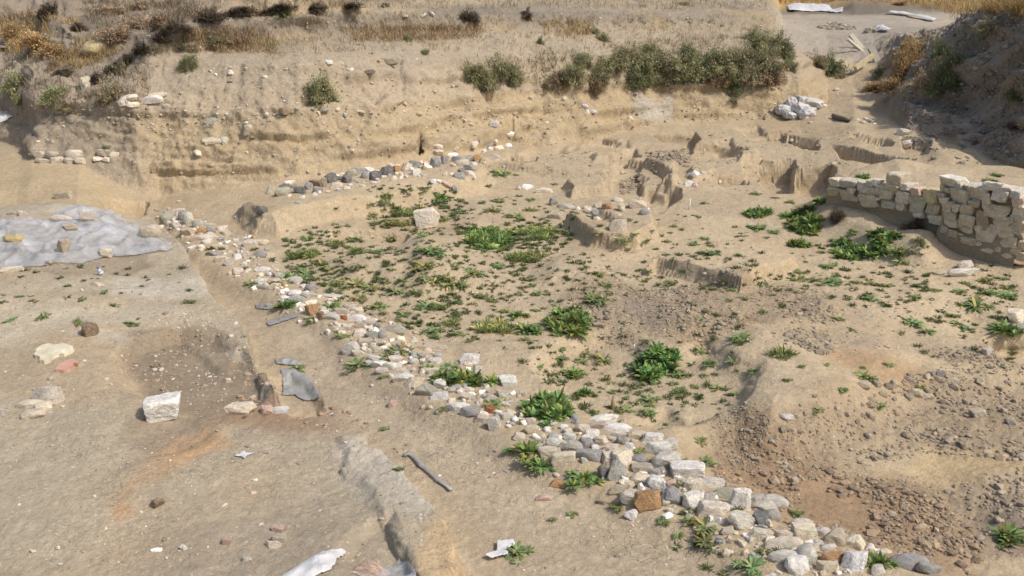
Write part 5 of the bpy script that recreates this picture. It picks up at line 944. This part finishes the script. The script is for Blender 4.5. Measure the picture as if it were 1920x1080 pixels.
stake(1060, 304, 297, .012, wood, (.66, .55, .4), 'stake', 'tiny pale stake on the far terrace left of the gravel')
# root lying on the ramp
tube('tree_root', [hit(*p)[0]+Vector((0, 0, .05)) for p in ((1562, 221), (1572, 225), (1582, 227), (1592, 230), (1597, 224))], [.05, .06, .05, .04, .02], wood, 'dark brown root lying on the ramp below the bags', 'root', jag=.3).color = (.2, .15, .1, 1)
# bottle
l, n, t = hit(192, 516); bt = bpy.data.objects.new('bottle', None); COL.objects.link(bt); bt.location = l+Vector((0, 0, .0)); tag(bt, 'small clear plastic bottle with a blue cap on the dark soil below the sheeting', 'bottle')
pc = plasticm('bottle_plastic', (.62, .64, .72), .7, .12); bl, nt, bs = mat('blue_cap'); bs.inputs['Base Color'].default_value = (.13, .17, .42, 1)
tube('bottle_body', [Vector((0, 0, z)) for z in (0, .004, .05, .062, .074, .082)], [.022, .026, .026, .02, .010, .010], pc, parent=bt, n=16)
tube('cap', [Vector((0, 0, z)) for z in (.082, .098)], .013, bl, parent=bt, n=12); tube('bottle_label', [Vector((0, 0, z)) for z in (.018, .042)], .0268, white, parent=bt, n=16)
bt.rotation_euler = (.15, -.35, .4); bt.scale = (1.25, 1.25, 1.25)
# white bags
bagm = plasticm('woven_bag', (.62, .59, .55), 1., .6); IB, IBF = ico(4)
for i, (px, py, w, h, lb) in enumerate(((1470, 207, 34, 20, 'leftmost slumped white bag of the heap'), (1483, 196, 20, 26, 'upright knotted white bag of the heap'), (1500, 205, 36, 24, 'plump white bag in the middle of the heap'),
        (1522, 194, 42, 18, 'long white bag topmost at the right of the heap'), (1512, 213, 34, 22, 'white bag lowest at the right front of the heap'), (1482, 218, 30, 14, 'crumpled flat white bag at the front of the heap'), (1505, 188, 26, 14, 'small white bag at the back of the heap'))):
    l, n, t = hit(px, py+h*.3); V0 = IB; P = V0/((np.abs(V0)**3).sum(axis=1)**(1/3))[:, None]
    P = P*(1+.2*fbm(V0[:, 0]*2+i*7, V0[:, 1]*2+V0[:, 2]*2, i, 3)-.38*np.abs(fbm(V0[:, 0]*3.5+V0[:, 2]*2+i, V0[:, 1]*3.5-V0[:, 2]*2, i+20, 3)))[:, None]
    o = mesh_obj('bag', P*np.array([w*t/FPX/2, w*t/FPX/2*.8, h*t/FPX/2]), IBF, bagm); o.location = l+Vector((0, 0, h*t/FPX*.3)); o.rotation_euler = (0, random.uniform(-.25, .25), random.uniform(-.6, .6)); tag(o, lb, 'bag', 'white bags heaped by the ramp')
# heaps on the cleared ground
for i, (px, py, w, nm, lb, cc) in enumerate(((1568, 54, 62, 'rubble_heap', 'low heap of earth and pale stones on the far cleared ground', (.52, .44, .32)), (1640, 60, 30, 'rubble_heap', 'small grey rubble patch on the far cleared ground', (.4, .36, .3)))):
    l, n, t = hit(px, py); R = w*t/FPX/2; its = []
    for k in range(420):
        a, r = random.uniform(0, 6.28), R*math.sqrt(random.random()); hh = .32*R*max(0, 1-(r/R)**1.5); its.append((l.x+r*math.cos(a), l.y+r*.8*math.sin(a), l.z+hh*.8*random.random(), random.uniform(.06, .26), random.choice((cc, (.3, .26, .2), (.33, .28, .22), (.27, .23, .18)))))
    o = scatter(nm, lb, 'rubble heap', its); del o['kind']

# ------------------------------------------------------------ labels: one per thing
groups = {}
for o, words, px, py, w in PEND: groups.setdefault(f"{words} {where(px, py)}", []).append((o, px, py, w))
ORD = ['', 'second', 'third', 'fourth', 'fifth', 'sixth', 'seventh', 'eighth', 'ninth', 'tenth']
seen = set()
for lb, L in groups.items():
    L.sort(key=lambda p: (p[2], p[1])); n = len(L)
    for i, (o, px, py, w) in enumerate(L):
        if n == 1: t = lb
        elif n == 2: t = ('upper ' if i == 0 else 'lower ')+lb
        elif n == 3: t = ('upper ', 'middle ', 'lower ')[i]+lb
        else: t = ('topmost ' if i == 0 else 'lowest ' if i == n-1 else ORD[min(i, 9)]+' from top ')+lb
        o['label'] = ' '.join(t.split()[:16])
